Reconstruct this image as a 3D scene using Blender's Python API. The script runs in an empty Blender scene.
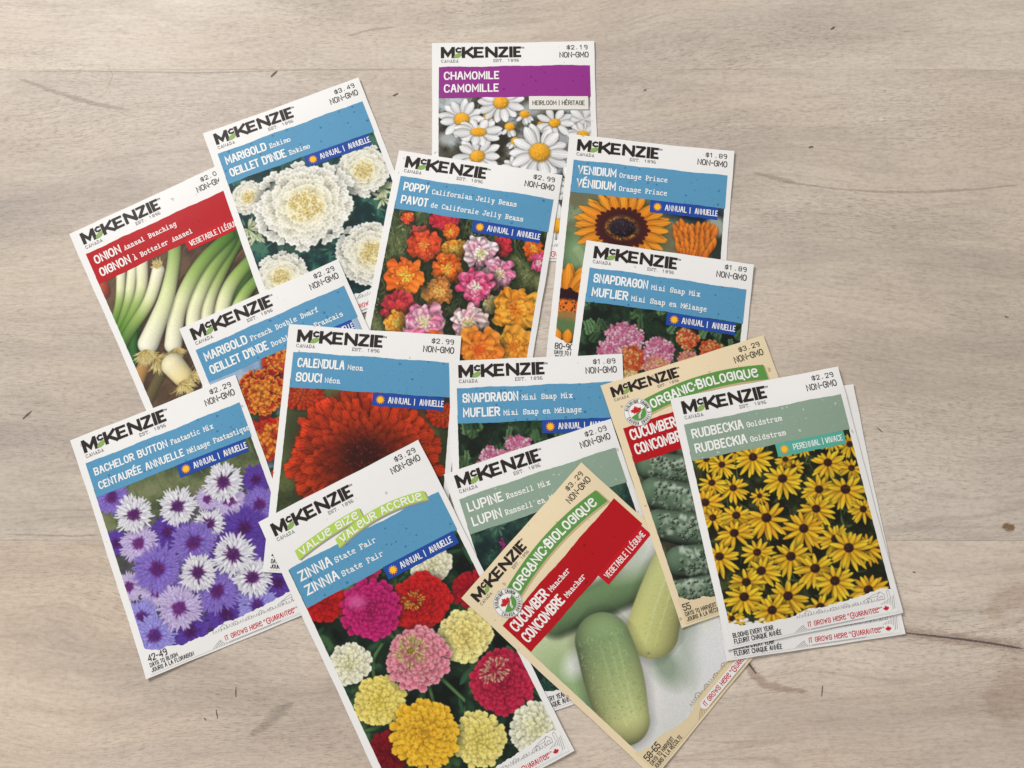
import bpy, math, random
import numpy as np

# ------------------------------------------------------------------ scene basics
scene = bpy.context.scene
COL = scene.collection
random.seed(7)
RNG = np.random.default_rng(11)
W = 0.0825                                   # packet width, metres
WM = W * 1000.0


def lin(c):
    c = np.asarray(c, dtype=np.float64)
    return np.where(c <= 0.04045, c / 12.92, ((c + 0.055) / 1.055) ** 2.4)


def ink(r, g, b):
    """printed / paper colour given as 0-255 sRGB -> linear reflectance"""
    v = lin(np.array([r, g, b]) / 255.0)
    return (float(v[0]), float(v[1]), float(v[2]), 1.0)


# ------------------------------------------------------------------ materials
def new_mat(name):
    m = bpy.data.materials.new(name)
    m.use_nodes = True
    nt = m.node_tree
    b = nt.nodes["Principled BSDF"]
    return m, nt, b


def nd(nt, kind, **kw):
    n = nt.nodes.new(kind)
    for k, v in kw.items():
        setattr(n, k, v)
    return n


def math_node(nt, op, a, b=None, c=None):
    n = nt.nodes.new("ShaderNodeMath")
    n.operation = op
    for i, v in enumerate((a, b, c)):
        if v is None:
            continue
        if isinstance(v, (int, float)):
            n.inputs[i].default_value = v
        else:
            nt.links.new(v, n.inputs[i])
    return n.outputs[0]


def mix_rgb(nt, fac, a, b, mode="MIX"):
    n = nt.nodes.new("ShaderNodeMix")
    n.data_type = "RGBA"
    n.blend_type = mode
    for sock, v in ((n.inputs[0], fac), (n.inputs[6], a), (n.inputs[7], b)):
        if isinstance(v, (int, float)):
            sock.default_value = v
        elif isinstance(v, tuple):
            sock.default_value = v
        else:
            nt.links.new(v, sock)
    return n.outputs[2]


def ramp(nt, val, stops):
    n = nt.nodes.new("ShaderNodeValToRGB")
    el = n.color_ramp.elements
    while len(el) < len(stops):
        el.new(0.5)
    for e, (p, c) in zip(el, stops):
        e.position = p
        e.color = c if len(c) == 4 else (*c, 1)
    nt.links.new(val, n.inputs[0])
    return n.outputs[0]


def noise_tex(nt, vec, scale, detail=3, rough=0.5, dist=0.0):
    n = nt.nodes.new("ShaderNodeTexNoise")
    n.inputs["Scale"].default_value = scale
    n.inputs["Detail"].default_value = detail
    n.inputs["Roughness"].default_value = rough
    n.inputs["Distortion"].default_value = dist
    nt.links.new(vec, n.inputs["Vector"])
    return n.outputs[0]


def mapping(nt, vec, scale=(1, 1, 1), loc=(0, 0, 0), rot=(0, 0, 0)):
    n = nt.nodes.new("ShaderNodeMapping")
    n.inputs["Scale"].default_value = scale
    n.inputs["Location"].default_value = loc
    n.inputs["Rotation"].default_value = rot
    nt.links.new(vec, n.inputs["Vector"])
    return n.outputs[0]


def object_random(nt, vec):
    """object coordinates shifted per object, so no two packets carry the same specks"""
    oi = nt.nodes.new("ShaderNodeObjectInfo")
    m = math_node(nt, "MULTIPLY", oi.outputs["Random"], 37.0)
    c = nt.nodes.new("ShaderNodeCombineXYZ")
    nt.links.new(m, c.inputs[0]); nt.links.new(m, c.inputs[1])
    a = nt.nodes.new("ShaderNodeVectorMath"); a.operation = "ADD"
    nt.links.new(vec, a.inputs[0]); nt.links.new(c.outputs[0], a.inputs[1])
    return a.outputs[0]


def speck_mask(nt, vec, scale, radius, keep):
    """small irregular printed flecks: 1 on a fleck, 0 elsewhere"""
    wob = nt.nodes.new("ShaderNodeTexNoise"); wob.inputs["Scale"].default_value = scale * 2.5
    nt.links.new(vec, wob.inputs["Vector"])
    w = nt.nodes.new("ShaderNodeVectorMath"); w.operation = "MULTIPLY_ADD"
    nt.links.new(wob.outputs["Color"], w.inputs[0])
    w.inputs[1].default_value = (0.5 / scale,) * 3
    nt.links.new(vec, w.inputs[2])
    v = nt.nodes.new("ShaderNodeTexVoronoi"); v.inputs["Scale"].default_value = scale
    nt.links.new(w.outputs[0], v.inputs["Vector"])
    sep = nt.nodes.new("ShaderNodeSeparateColor"); nt.links.new(v.outputs["Color"], sep.inputs[0])
    r = math_node(nt, "MULTIPLY", sep.outputs[1], radius)
    near = math_node(nt, "LESS_THAN", v.outputs["Distance"], r)
    some = math_node(nt, "LESS_THAN", sep.outputs[0], keep)
    return math_node(nt, "MULTIPLY", near, some)


def print_mat(name, col, rough=0.5, fleck=None, fleck_scale=520, fleck_radius=0.30, fleck_keep=0.22,
              fleck_amount=0.6, mottle=0.05, coat=0.0):
    m, nt, b = new_mat(name)
    tc = nt.nodes.new("ShaderNodeTexCoord")
    vec = object_random(nt, tc.outputs["Object"])
    n1 = noise_tex(nt, vec, 900, 4, 0.65)
    lo = tuple(c * (1 - mottle) for c in col[:3]) + (1,)
    hi = tuple(min(1, c * (1 + mottle)) for c in col[:3]) + (1,)
    base = mix_rgb(nt, n1, lo, hi)
    if fleck is not None:
        mk = speck_mask(nt, vec, fleck_scale, fleck_radius, fleck_keep)
        mk = math_node(nt, "MULTIPLY", mk, fleck_amount)
        base = mix_rgb(nt, mk, base, fleck)
        mk2 = speck_mask(nt, vec, fleck_scale * 2.2, fleck_radius, fleck_keep)
        mk2 = math_node(nt, "MULTIPLY", mk2, fleck_amount * 0.6)
        base = mix_rgb(nt, mk2, base, fleck)
    nt.links.new(base, b.inputs["Base Color"])
    b.inputs["Roughness"].default_value = rough
    b.inputs["Specular IOR Level"].default_value = 0.16
    bump = nt.nodes.new("ShaderNodeBump")
    bump.inputs["Strength"].default_value = 0.22
    bump.inputs["Distance"].default_value = 0.0006
    n2 = noise_tex(nt, vec, 55, 4, 0.45, 0.6)
    nt.links.new(n2, bump.inputs["Height"])
    nt.links.new(bump.outputs[0], b.inputs["Normal"])
    return m


WHITE = ink(233, 231, 229)
M = {
    "paper": print_mat("white packet paper", WHITE, fleck=ink(120, 110, 105), fleck_scale=170, fleck_radius=0.16, fleck_keep=0.3, fleck_amount=0.4, mottle=0.015),
    "tan_paper": print_mat("tan packet paper", ink(230, 211, 176), fleck=ink(150, 118, 80), fleck_scale=220, fleck_radius=0.2, fleck_keep=0.3, fleck_amount=0.5, mottle=0.03),
    "blue": print_mat("blue title print", ink(88, 148, 184), fleck=ink(44, 98, 146), fleck_scale=430, fleck_keep=0.42, fleck_amount=0.7),
    "red": print_mat("red title print", ink(178, 22, 30), fleck=ink(120, 14, 20), fleck_scale=430, fleck_keep=0.35),
    "purple": print_mat("purple title print", ink(144, 50, 134), fleck=ink(90, 22, 90), fleck_scale=430, fleck_keep=0.4),
    "sage": print_mat("sage green title print", ink(138, 160, 142), fleck=ink(196, 208, 190), fleck_scale=400, fleck_keep=0.3),
    "navy": print_mat("navy season tag print", ink(36, 74, 156), mottle=0.04),
    "teal": print_mat("teal season tag print", ink(86, 170, 152), fleck=ink(60, 140, 120), fleck_keep=0.3),
    "tag_red": print_mat("red vegetable tag print", ink(190, 24, 34), mottle=0.03),
    "tag_white": print_mat("white heirloom tag print", ink(226, 222, 214), mottle=0.03),
    "black": print_mat("black lettering ink", ink(46, 40, 38), mottle=0.1),
    "grey_ink": print_mat("thin dark lettering ink", ink(92, 86, 84), mottle=0.1),
    "white_ink": print_mat("white lettering", ink(238, 236, 232), mottle=0.02),
    "line_ink": print_mat("pencil line ink", ink(140, 134, 132), mottle=0.1),
    "tan_line_ink": print_mat("brown pencil line ink", ink(150, 130, 98), mottle=0.1),
    "red_ink": print_mat("red lettering ink", ink(196, 34, 44), mottle=0.05),
    "leaf": print_mat("logo leaf green", ink(138, 170, 92), mottle=0.08),
    "sun": print_mat("sun emblem yellow", ink(246, 190, 44), mottle=0.06),
    "sun_dark": print_mat("sun emblem orange", ink(240, 150, 30), mottle=0.06),
    "organic": print_mat("organic green print", ink(94, 148, 72), fleck=ink(70, 126, 46), fleck_keep=0.2),
    "lime": print_mat("lime value banner print", ink(176, 206, 92), fleck=ink(150, 186, 70), fleck_keep=0.2),
    "print_shade": print_mat("printed drop shade", ink(150, 146, 138), mottle=0.03),
    "tan_shade": print_mat("printed drop shade on tan", ink(196, 172, 132), mottle=0.03),
    "hill": print_mat("white hill print", WHITE, mottle=0.012),
    "tan_hill": print_mat("tan hill print", ink(222, 203, 166), mottle=0.03),
}


def photo_material():
    m, nt, b = new_mat("glossy printed photograph")
    at = nt.nodes.new("ShaderNodeAttribute"); at.attribute_name = "print"
    tc = nt.nodes.new("ShaderNodeTexCoord")
    n = noise_tex(nt, object_random(nt, tc.outputs["Object"]), 2600, 2, 0.6)     # halftone grain of the printing
    g = ramp(nt, n, [(0.25, (0.88, 0.88, 0.88)), (0.75, (1.08, 1.08, 1.08))])
    c = mix_rgb(nt, 1.0, at.outputs["Color"], g, "MULTIPLY")
    nt.links.new(c, b.inputs["Base Color"])
    b.inputs["Roughness"].default_value = 0.46
    b.inputs["Specular IOR Level"].default_value = 0.16
    return m


PHOTO = photo_material()

# ------------------------------------------------------------------ painter for the printed pictures (numpy raster -> mesh colours)
PP = 4.3                                      # cells per millimetre


def smooth_noise(h, w, cell, rng):
    gh, gw = int(h / cell) + 3, int(w / cell) + 3
    g = rng.random((gh, gw))
    yy = np.arange(h) / cell; xx = np.arange(w) / cell
    y0 = yy.astype(int); x0 = xx.astype(int)
    fy = yy - y0; fx = xx - x0
    fy = (fy * fy * (3 - 2 * fy))[:, None]; fx = (fx * fx * (3 - 2 * fx))[None, :]
    a = g[y0][:, x0]; b_ = g[y0][:, x0 + 1]; c = g[y0 + 1][:, x0]; d = g[y0 + 1][:, x0 + 1]
    return (a * (1 - fx) + b_ * fx) * (1 - fy) + (c * (1 - fx) + d * fx) * fy


class Art:
    def __init__(self, x0, y0, x1, y1, seed):
        self.x0, self.y0, self.x1, self.y1 = x0, y0, x1, y1
        self.w = int((x1 - x0) * PP) + 1
        self.h = int((y1 - y0) * PP) + 1
        self.a = np.zeros((self.h, self.w, 3), np.float32)
        self.rng = np.random.default_rng(seed)
        self.X = (x0 + (x1 - x0) * np.arange(self.w) / (self.w - 1)).astype(np.float32)
        self.Y = (y0 + (y1 - y0) * np.arange(self.h) / (self.h - 1)).astype(np.float32)

    def r(self, a, b):
        return a + (b - a) * self.rng.random()

    def jit(self, c, s):
        k = 1 + s * (self.rng.random() * 2 - 1)
        return np.clip(np.array(c, float) * k + s * 40 * (self.rng.random(3) - 0.5), 0, 255)

    def nz(self, mm):
        return smooth_noise(self.h, self.w, max(1.01, mm * PP), self.rng)

    def ground(self, cols, mm=6.0, fine=0.9, contrast=0.5):
        """soft mottled background from a list of colours"""
        cols = np.array(sorted(cols, key=lambda c: c[0] + c[1] + c[2]), float)
        n = 0.6 * self.nz(mm) + 0.28 * self.nz(mm * 0.35) + 0.12 * self.nz(fine)
        n = np.clip((n - 0.5) * (1 + 2 * contrast) + 0.5, 0, 0.999) * (len(cols) - 1)
        i = n.astype(int); f = (n - i)[..., None]
        i2 = np.minimum(i + 1, len(cols) - 1)
        self.a[:] = cols[i] * (1 - f) + cols[i2] * f

    def box(self, x0, y0, x1, y1):
        s = (self.x1 - self.x0) / (self.w - 1)
        i0 = max(0, int((x0 - self.x0) / s)); i1 = min(self.w, int((x1 - self.x0) / s) + 2)
        j0 = max(0, int((y0 - self.y0) / s)); j1 = min(self.h, int((y1 - self.y0) / s) + 2)
        if i1 <= i0 or j1 <= j0:
            return None
        return j0, j1, i0, i1, self.X[None, i0:i1], self.Y[j0:j1, None]

    def blend(self, b, al, col):
        v = self.a[b[0]:b[1], b[2]:b[3]]
        al = al[..., None]
        v += (col - v) * al

    def petal(self, x, y, ang, L, wd, c0, c1, k=1.6, edge=0.28, vein=0.06, shade=0.35, rag=0.0, curve=0.0, rim=None, soft=0.16, power=0.7):
        ca, sa = math.cos(ang), math.sin(ang)
        ex, ey = x + ca * L, y + sa * L
        pad = wd * 0.7 + abs(curve) * L + 0.4
        b = self.box(min(x, ex) - pad, min(y, ey) - pad, max(x, ex) + pad, max(y, ey) + pad)
        if b is None:
            return
        dx = b[4] - x; dy = b[5] - y
        t = (dx * ca + dy * sa) / L
        s = -dx * sa + dy * ca + curve * L * t * t
        ph = self.rng.random() * 6.3
        if rag:
            t = t + rag * (0.5 + 0.5 * np.sin(s * (7.0 / wd) * 2 + ph)) * np.clip(t, 0, 1)
        tc = np.clip(t, 0.0005, 0.9995)
        pr = np.sin(np.pi * tc ** k) ** power * wd * 0.5
        ins = (t > 0) & (t < 1)
        if shade:
            al = np.clip((pr * 1.25 - np.abs(s - 0.12)) / 0.5 + 0.5, 0, 1) * ins
            v = self.a[b[0]:b[1], b[2]:b[3]]
            v *= (1 - shade * al)[..., None]
        al = np.clip((pr - np.abs(s)) / soft + 0.5, 0, 1) * ins
        q = np.clip(np.abs(s) / (pr + 0.05), 0, 1.2)
        lum = 1 - edge * q * q + vein * np.sin(s * (26.0 / wd) + ph)
        c0 = np.asarray(c0, float); c1 = np.asarray(c1, float)
        tt = tc[..., None]
        col = (c0 * (1 - tt) + c1 * tt) * lum[..., None]
        if rim is not None:
            rr = np.clip(np.maximum((tc - 0.72) / 0.28, (q - 0.65) / 0.35), 0, 1)[..., None]
            col = col * (1 - rr) + np.asarray(rim, float) * rr
        self.blend(b, al, np.clip(col, 0, 255))

    def blob(self, x, y, rx, ry, col, soft=0.5, rot=0.0, alpha=1.0, dome=0.0):
        R = max(rx, ry) * (1 + soft) + 0.3
        b = self.box(x - R, y - R, x + R, y + R)
        if b is None:
            return
        dx = b[4] - x; dy = b[5] - y
        c, s = math.cos(rot), math.sin(rot)
        u = (dx * c + dy * s) / rx; v = (-dx * s + dy * c) / ry
        d = np.sqrt(u * u + v * v)
        al = np.clip((1 + soft * 0.5 - d) / max(soft, 0.02), 0, 1) * alpha
        col = np.asarray(col, float)
        if dome:
            l = 1 + dome * (-0.55 * u - 0.7 * v) - dome * 0.5 * d * d
            col = np.clip(col * l[..., None], 0, 255)
        self.blend(b, al, col)

    def dots(self, x, y, rx, ry, n, cols, r0, r1, hollow=0.0):
        for _ in range(n):
            a = self.r(0, 6.283); q = math.sqrt(self.r(hollow * hollow, 1))
            self.blob(x + math.cos(a) * q * rx, y + math.sin(a) * q * ry, self.r(r0, r1), self.r(r0, r1),
                      self.jit(cols[int(self.rng.integers(len(cols)))], 0.12), 0.5)

    def stroke(self, pts, w0, w1, colf, shade=0.55, soft=0.2, light=(-0.5, -0.8), shadow=0.0, rad=None):
        """thick rounded stroke along a smoothed polyline; colf(t) -> colour"""
        p = [np.array(q, float) for q in pts]
        for _ in range(3):
            q = [p[0]]
            for a_, b_ in zip(p[:-1], p[1:]):
                q += [a_ * 0.75 + b_ * 0.25, a_ * 0.25 + b_ * 0.75]
            q.append(p[-1]); p = q
        p = np.array(p)
        seg = np.linalg.norm(np.diff(p, axis=0), axis=1)
        cum = np.concatenate([[0], np.cumsum(seg)]); tot = cum[-1]
        wm = max(w0, w1) if rad is None else max(rad(t / 20.0) for t in range(21))
        b = self.box(p[:, 0].min() - wm - 1, p[:, 1].min() - wm - 1, p[:, 0].max() + wm + 1, p[:, 1].max() + wm + 1)
        if b is None:
            return
        shp = np.broadcast(b[4], b[5]).shape
        best = np.full(shp, 1e9); T = np.zeros(shp); S = np.zeros(shp); NX = np.zeros(shp); NY = np.zeros(shp)
        for i in range(len(seg)):
            d = p[i + 1] - p[i]; L = seg[i] + 1e-9; d = d / L
            dx = b[4] - p[i][0]; dy = b[5] - p[i][1]
            u = np.clip(dx * d[0] + dy * d[1], 0, L)
            ox = dx - d[0] * u; oy = dy - d[1] * u
            dd = np.sqrt(ox * ox + oy * oy)
            m = dd < best
            best = np.where(m, dd, best); T = np.where(m, (cum[i] + u) / tot, T)
            NX = np.where(m, ox, NX); NY = np.where(m, oy, NY)
        w = w0 + (w1 - w0) * T if rad is None else np.vectorize(rad)(T)
        if shadow:
            al = np.clip((w * 1.35 - best) / (w * 0.5 + 0.2), 0, 1) * shadow
            v = self.a[b[0]:b[1], b[2]:b[3]]; v *= (1 - al)[..., None]
        al = np.clip((w - best) / soft + 0.5, 0, 1)
        q = np.clip(best / (w + 1e-6), 0, 1)
        nl = (NX * light[0] + NY * light[1]) / (w + 1e-6)
        lum = 1 - shade * 0.6 * q ** 3 + shade * 0.55 * nl
        col = colf(T) * lum[..., None]
        self.blend(b, al, np.clip(col, 0, 255))

    # ---- flowers
    def pompon(self, x, y, r, c_out, c_in, rings=7, width=None, squash=(1, 1), rot=0.0, rim=None, core=None, jit=0.1, plen=0.34,
               rag=0.0, edge=0.35, shade=0.4, k=1.9, power=0.55, wob=0.08, base=0.62):
        c_out = np.array(c_out, float); c_in = np.array(c_in, float)
        cr, sr = math.cos(rot), math.sin(rot)
        self.blob(x + 0.4, y + 0.5, r * squash[0] * 1.03, r * squash[1] * 1.03, (14, 22, 16), 0.25, rot, 0.55)
        self.blob(x, y, r * squash[0] * 0.86, r * squash[1] * 0.86, c_out * 0.6, 0.15, rot)
        for i in range(rings):
            f = 1 - i / rings
            rr = r * f
            pl = r * plen * (0.55 + 0.45 * f)
            wd = (width or r * 0.30) * (0.5 + 0.5 * f)
            n = max(4, int(2 * math.pi * max(rr - pl * 0.4, 0.1) / (wd * 0.78)))
            off = self.r(0, 6.28)
            order = list(range(n)); self.rng.shuffle(order)
            for j in order:
                a = off + (j + self.r(-0.25, 0.25)) * 2 * math.pi / n
                q = rr * (1 + self.r(-wob, wob)) - pl
                px, py = math.cos(a) * q * squash[0], math.sin(a) * q * squash[1]
                ax, ay = math.cos(a) * squash[0], math.sin(a) * squash[1]
                px, py = px * cr - py * sr, px * sr + py * cr
                ax, ay = ax * cr - ay * sr, ax * sr + ay * cr
                sc = math.hypot(ax, ay)
                c = self.jit(c_out * f + c_in * (1 - f), jit)
                self.petal(x + px, y + py, math.atan2(ay, ax), pl * max(0.45, sc), wd, c * base, c, k=k, edge=edge, shade=shade, rag=rag,
                           rim=None if rim is None else self.jit(rim, 0.05), power=power)
        if core is not None:
            core(x, y)

    def daisy(self, x, y, r, n, c0, c1, disc, disc_cols, squash=(1, 1), rot=0.0, wd=None, k=1.35, edge=0.25, shade=0.45, power=0.6,
              drop=0.0, layers=1, jit=0.08, skip=0.0):
        cr, sr = math.cos(rot), math.sin(rot)
        for ly in range(layers):
            off = self.r(0, 6.28)
            order = list(range(n)); self.rng.shuffle(order)
            for j in order:
                if self.rng.random() < skip:
                    continue
                a = off + (j + self.r(-0.22, 0.22)) * 2 * math.pi / n
                ax, ay = math.cos(a) * squash[0], math.sin(a) * squash[1]
                ax, ay = ax * cr - ay * sr, ax * sr + ay * cr
                ay += drop
                L = r * math.hypot(ax, ay) * self.r(0.86, 1.06)
                self.petal(x + ax * disc * 0.5, y + ay * disc * 0.5, math.atan2(ay, ax), L, wd or (2 * math.pi * r / n * 0.78),
                           self.jit(c0, jit), self.jit(c1, jit), k=k, edge=edge, shade=shade, power=power, curve=self.r(-0.08, 0.08))
        if disc:
            self.blob(x, y + 0.25, disc * 1.12 * max(squash[0], .6), disc * 1.1 * squash[1], np.array(disc_cols[0]) * 0.45, 0.3, rot, 0.7)
            self.blob(x, y, disc * max(squash[0], .6), disc * max(squash[1], .6), disc_cols[0], 0.2, rot, 1, 0.25)
            self.dots(x, y, disc * 0.9, disc * 0.85 * max(squash[1], .6), int(14 + disc * disc * 5), disc_cols, 0.12, 0.3)

    def leaves(self, n, cols, L=(3, 8), wd=(0.8, 2.0), box=None, shade=0.3, edge=0.4):
        b = box or (self.x0, self.y0, self.x1, self.y1)
        for _ in range(n):
            self.petal(self.r(b[0], b[2]), self.r(b[1], b[3]), self.r(0, 6.283), self.r(*L), self.r(*wd),
                       self.jit(cols[int(self.rng.integers(len(cols)))], 0.2), self.jit(cols[int(self.rng.integers(len(cols)))], 0.2),
                       k=1.1, edge=edge, shade=shade, curve=self.r(-0.2, 0.2), vein=0.12)

    def blades(self, n, cols, L=(4, 14), w=0.3, ang=(-2.2, -0.9), box=None):
        b = box or (self.x0, self.y0, self.x1, self.y1)
        for _ in range(n):
            self.petal(self.r(b[0], b[2]), self.r(b[1], b[3]), self.r(*ang), self.r(*L), self.r(w * 0.6, w * 1.6),
                       self.jit(cols[int(self.rng.integers(len(cols)))], 0.2), self.jit(cols[int(self.rng.integers(len(cols)))], 0.2),
                       k=0.9, edge=0.2, shade=0.15, curve=self.r(-0.15, 0.15), vein=0)

    def done(self, blur=0.8):
        a = self.a
        # light print softness
        k = np.array([blur * 0.25, 1 - blur * 0.5, blur * 0.25], np.float32)
        p = np.pad(a, ((1, 1), (1, 1), (0, 0)), mode="edge")
        a = p[:-2] * k[0] + p[1:-1] * k[1] + p[2:] * k[2]
        a = a[:, :-2] * k[0] + a[:, 1:-1] * k[1] + a[:, 2:] * k[2]
        g = 1 + 0.05 * (smooth_noise(self.h, self.w, 1.6, self.rng) - 0.5)[..., None]
        return np.clip(a * g * 0.95 + 11, 6, 250) / 255.0

AX0, AX1, AY0, AY1 = 3.3, 79.6, 26.0, 109.5


def art_chamomile():
    A = Art(AX0, AY0, AX1, AY1, 21)
    A.ground([(40, 38, 30), (66, 64, 52), (100, 104, 102), (150, 158, 166), (74, 70, 56), (36, 36, 26)], 9, contrast=0.8)
    A.blades(60, [(120, 128, 96), (70, 78, 56), (150, 150, 140)], (4, 14), 0.35, (-2.4, -0.6))
    for x, y, r in [(11.5, 32.3, 8), (50, 37, 6), (46, 55, 6), (66, 52, 7), (8, 52, 5)]:
        A.blob(x, y, r, r * .7, (206, 212, 216), 0.9, 0, 0.7)
    yel = [(238, 168, 36), (250, 190, 60), (214, 130, 22), (244, 176, 40)]
    wh0, wh1 = (226, 224, 222), (246, 246, 246)
    for x, y, r in [(28.2, 40.4, 2.4), (39.0, 46.3, 2.6), (46.5, 39.8, 2.5), (54.7, 45.4, 2.0), (41.8, 54.1, 2.4)]:
        for q in range(5):
            A.petal(x, y, A.r(0.4, 2.8), r * 2.2, r * .9, wh0, wh1)
        A.blob(x, y, r, r * .85, yel[0], 0.2, 0, 1, .3); A.dots(x, y, r * .9, r * .8, 24, yel, .15, .3)
    for x, y, r, n, sq, d in [(76.4, 42.6, 11, 11, (1, .8), 0), (75.7, 50.3, 8, 10, (1, .6), 2.8), (34.7, 33.1, 11, 13, (1, .9), 3.6), (41.7, 69, 9, 12, (1, .9), 0),
                              (61.4, 44.5, 9.5, 9, (1, .8), 2.8), (22.7, 61.5, 10.5, 12, (1, .85), 3.5), (15.0, 41.8, 10.6, 13, (1, .92), 3.7),
                              (23.3, 48.7, 11, 12, (1, .55), 3.8), (53.7, 60.1, 13.4, 14, (1, .95), 4.9)]:
        A.daisy(x, y, r, n, wh0, wh1, d, yel, sq, A.r(-.2, .2), wd=r * .40, edge=.2, shade=.3)
    for x, y in [(18, 80), (50, 84), (70, 78), (34, 92), (62, 98), (14, 100)]:
        A.daisy(x, y, 11, 13, wh0, wh1, 4, yel, (1, .85), 0, wd=4.2)
    return A.done()


def art_eskimo():
    A = Art(AX0, AY0, AX1, AY1, 22)
    A.ground([(14, 40, 42), (24, 66, 62), (40, 92, 82), (20, 52, 54), (60, 108, 84), (18, 44, 44)], 5, contrast=0.7)
    A.leaves(260, [(26, 74, 66), (48, 108, 88), (18, 54, 52), (90, 140, 110)], (2.5, 7), (.6, 1.5))
    for x, y in [(8, 60), (71.7, 64.9), (74, 60), (5.4, 55.7)]:
        for q in range(22):
            a = A.r(0, 6.28)
            A.petal(x, y, a, A.r(3, 6.5), 1.1, (170, 190, 130), (232, 232, 196), shade=.25)
    A.blob(51, 68, 3, 2.6, (90, 130, 96), .3, 0, 1, .4)

    def fl(x, y, r, sq=(1, .92)):
        A.pompon(x, y, r, (244, 240, 224), (250, 242, 204), rings=11, width=r * .30, squash=sq, jit=.04, plen=.26, rag=.18, edge=.06, shade=.07, k=2.6, power=.42, rim=(250, 250, 247), wob=.12)
        A.blob(x, y, r * .6, r * .55, (252, 244, 200), 1.0, 0, .4)
        A.blob(x, y, r * .32, r * .3, (250, 230, 150), 1.0, 0, .5)
        for q in range(60):
            a = A.r(0, 6.28); d = math.sqrt(A.rng.random()) * r * .3
            A.petal(x + math.cos(a) * d, y + math.sin(a) * d * .9, A.r(0, 6.28), r * A.r(.06, .12), r * .07, (214, 170, 60), (252, 240, 190), shade=.3)
        A.dots(x, y, r * .4, r * .38, 40, [(190, 140, 40), (236, 196, 90), (150, 110, 40)], .12, .28)
    fl(10.5, 40.3, 9.2); fl(68.2, 47.6, 14.5); fl(12.5, 85, 13.8); fl(57.6, 89.4, 17.5); fl(35.2, 54.6, 24.5, (1, .9))
    return A.done()


def art_poppy():
    A = Art(AX0, AY0, AX1, AY1, 23)
    A.ground([(38, 50, 26), (58, 74, 40), (86, 98, 54), (112, 118, 72), (40, 52, 30), (26, 36, 20)], 12, contrast=0.6)
    A.blades(1500, [(110, 120, 70), (74, 90, 48), (150, 152, 104), (48, 62, 32), (96, 110, 64)], (3, 10), .42, (-2.5, -.6))
    A.dots(41, 66, 40, 42, 500, [(136, 140, 88), (60, 74, 40), (170, 168, 120)], .15, .5)
    A.blades(160, [(30, 42, 22), (24, 34, 18)], (4, 12), .5, (-2.2, -.9), (3, 70, 80, 110))
    fl = [(11.2, 33.6, 3.5, 'r'), (19.1, 41.9, 5.6, 'd'), (29.6, 32.8, 7.4, 'c'), (33.4, 38.1, 4.2, 'o'), (21.4, 46.7, 8.0, 'r'), (74.2, 39.5, 6.3, 'o'), (78.1, 46.2, 4.6, 'p'),
          (36.4, 47.2, 6.4, 'y'), (59.0, 42.0, 5, 'c'), (34.6, 57.0, 8.8, 'o'), (49.0, 45.9, 9.0, 'w'), (59.8, 55.1, 8.4, 'k'), (32.4, 68.3, 7.9, 'd2'), (15.2, 63.1, 10.2, 'oy'),
          (49.8, 63.2, 9.9, 'p'), (59.6, 71.0, 4.8, 'e'), (70.8, 70.6, 12.2, 'g'), (14.7, 79.8, 8.5, 'c2'), (15.0, 86.5, 5.8, 'y'), (28.1, 84.6, 10.2, 'k'), (49.4, 81.3, 9.4, 'w2'),
          (72.9, 89.1, 9.6, 'g'), (56.2, 93.3, 10.8, 'g2'), (36, 98, 9, 'oy'), (14, 101, 9, 'k'), (75, 104, 7, 'c')]
    pal = {'r': ((214, 50, 24), (236, 84, 40), (240, 150, 50)), 'd': ((176, 50, 44), (210, 80, 66), (216, 120, 80)), 'c': ((196, 30, 50), (224, 50, 70), (200, 40, 40)),
           'o': ((226, 80, 22), (244, 114, 36), (250, 180, 60)), 'y': ((238, 130, 30), (250, 176, 60), (252, 210, 90)), 'p': ((206, 40, 96), (236, 120, 160), (250, 226, 200)),
           'w': ((232, 130, 164), (246, 232, 232), (236, 220, 150)), 'k': ((226, 96, 146), (242, 190, 206), (240, 214, 160)), 'd2': ((196, 110, 44), (224, 152, 70), (240, 190, 90)),
           'oy': ((236, 92, 22), (248, 128, 40), (252, 196, 60)), 'e': ((238, 196, 110), (248, 224, 170), (240, 180, 80)), 'g': ((240, 140, 30), (252, 176, 58), (244, 120, 30)),
           'c2': ((176, 34, 48), (206, 60, 66), (200, 60, 40)), 'w2': ((226, 150, 170), (244, 224, 214), (226, 196, 130)), 'g2': ((236, 112, 28), (246, 150, 50), (240, 90, 30))}
    for x, y, r, kx in fl:
        r *= 1.12; asp = A.r(.7, .95); rot0 = A.r(-.5, .5)
        base, tip, core = pal[kx]
        A.blob(x + .5, y + .9, r * 1.05, r, (24, 32, 18), .5, 0, .7)
        stripe = kx in 'pkww2'
        for ly, (n, f) in enumerate(((6, 1.05), (5, .8), (4, .52))):
            off = A.r(0, 6.28)
            for j in range(n):
                a = off + j * 6.283 / n + A.r(-.3, .3)
                c0 = A.jit(core if ly > 1 else base, .1); c1 = A.jit(np.array(tip) if (j + ly) % 2 else np.array(base) * .6 + np.array(tip) * .4, .1)
                A.petal(x - math.cos(a) * r * .12, y - math.sin(a) * r * .1, a, r * f * A.r(.72, 1.2) * (1 - (1 - asp) * abs(math.sin(a + rot0))), r * f * A.r(1.1, 1.55), c0 * .97, c1, k=2.3, power=.5, edge=.08,
                        vein=.2 if stripe else .1, shade=.26, rag=.14)
        for q in range(10):
            A.petal(x + A.r(-.1, .1) * r, y + A.r(-.1, .1) * r, A.r(0, 6.28), r * .24, r * .1, core, np.clip(np.array(core) * 1.15, 0, 250), shade=.3)
        if kx not in ('w', 'w2'):
            A.dots(x, y, r * .7, r * .6, int(r * 2), [base, tip, core], .2, .55)
    return A.done()


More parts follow.
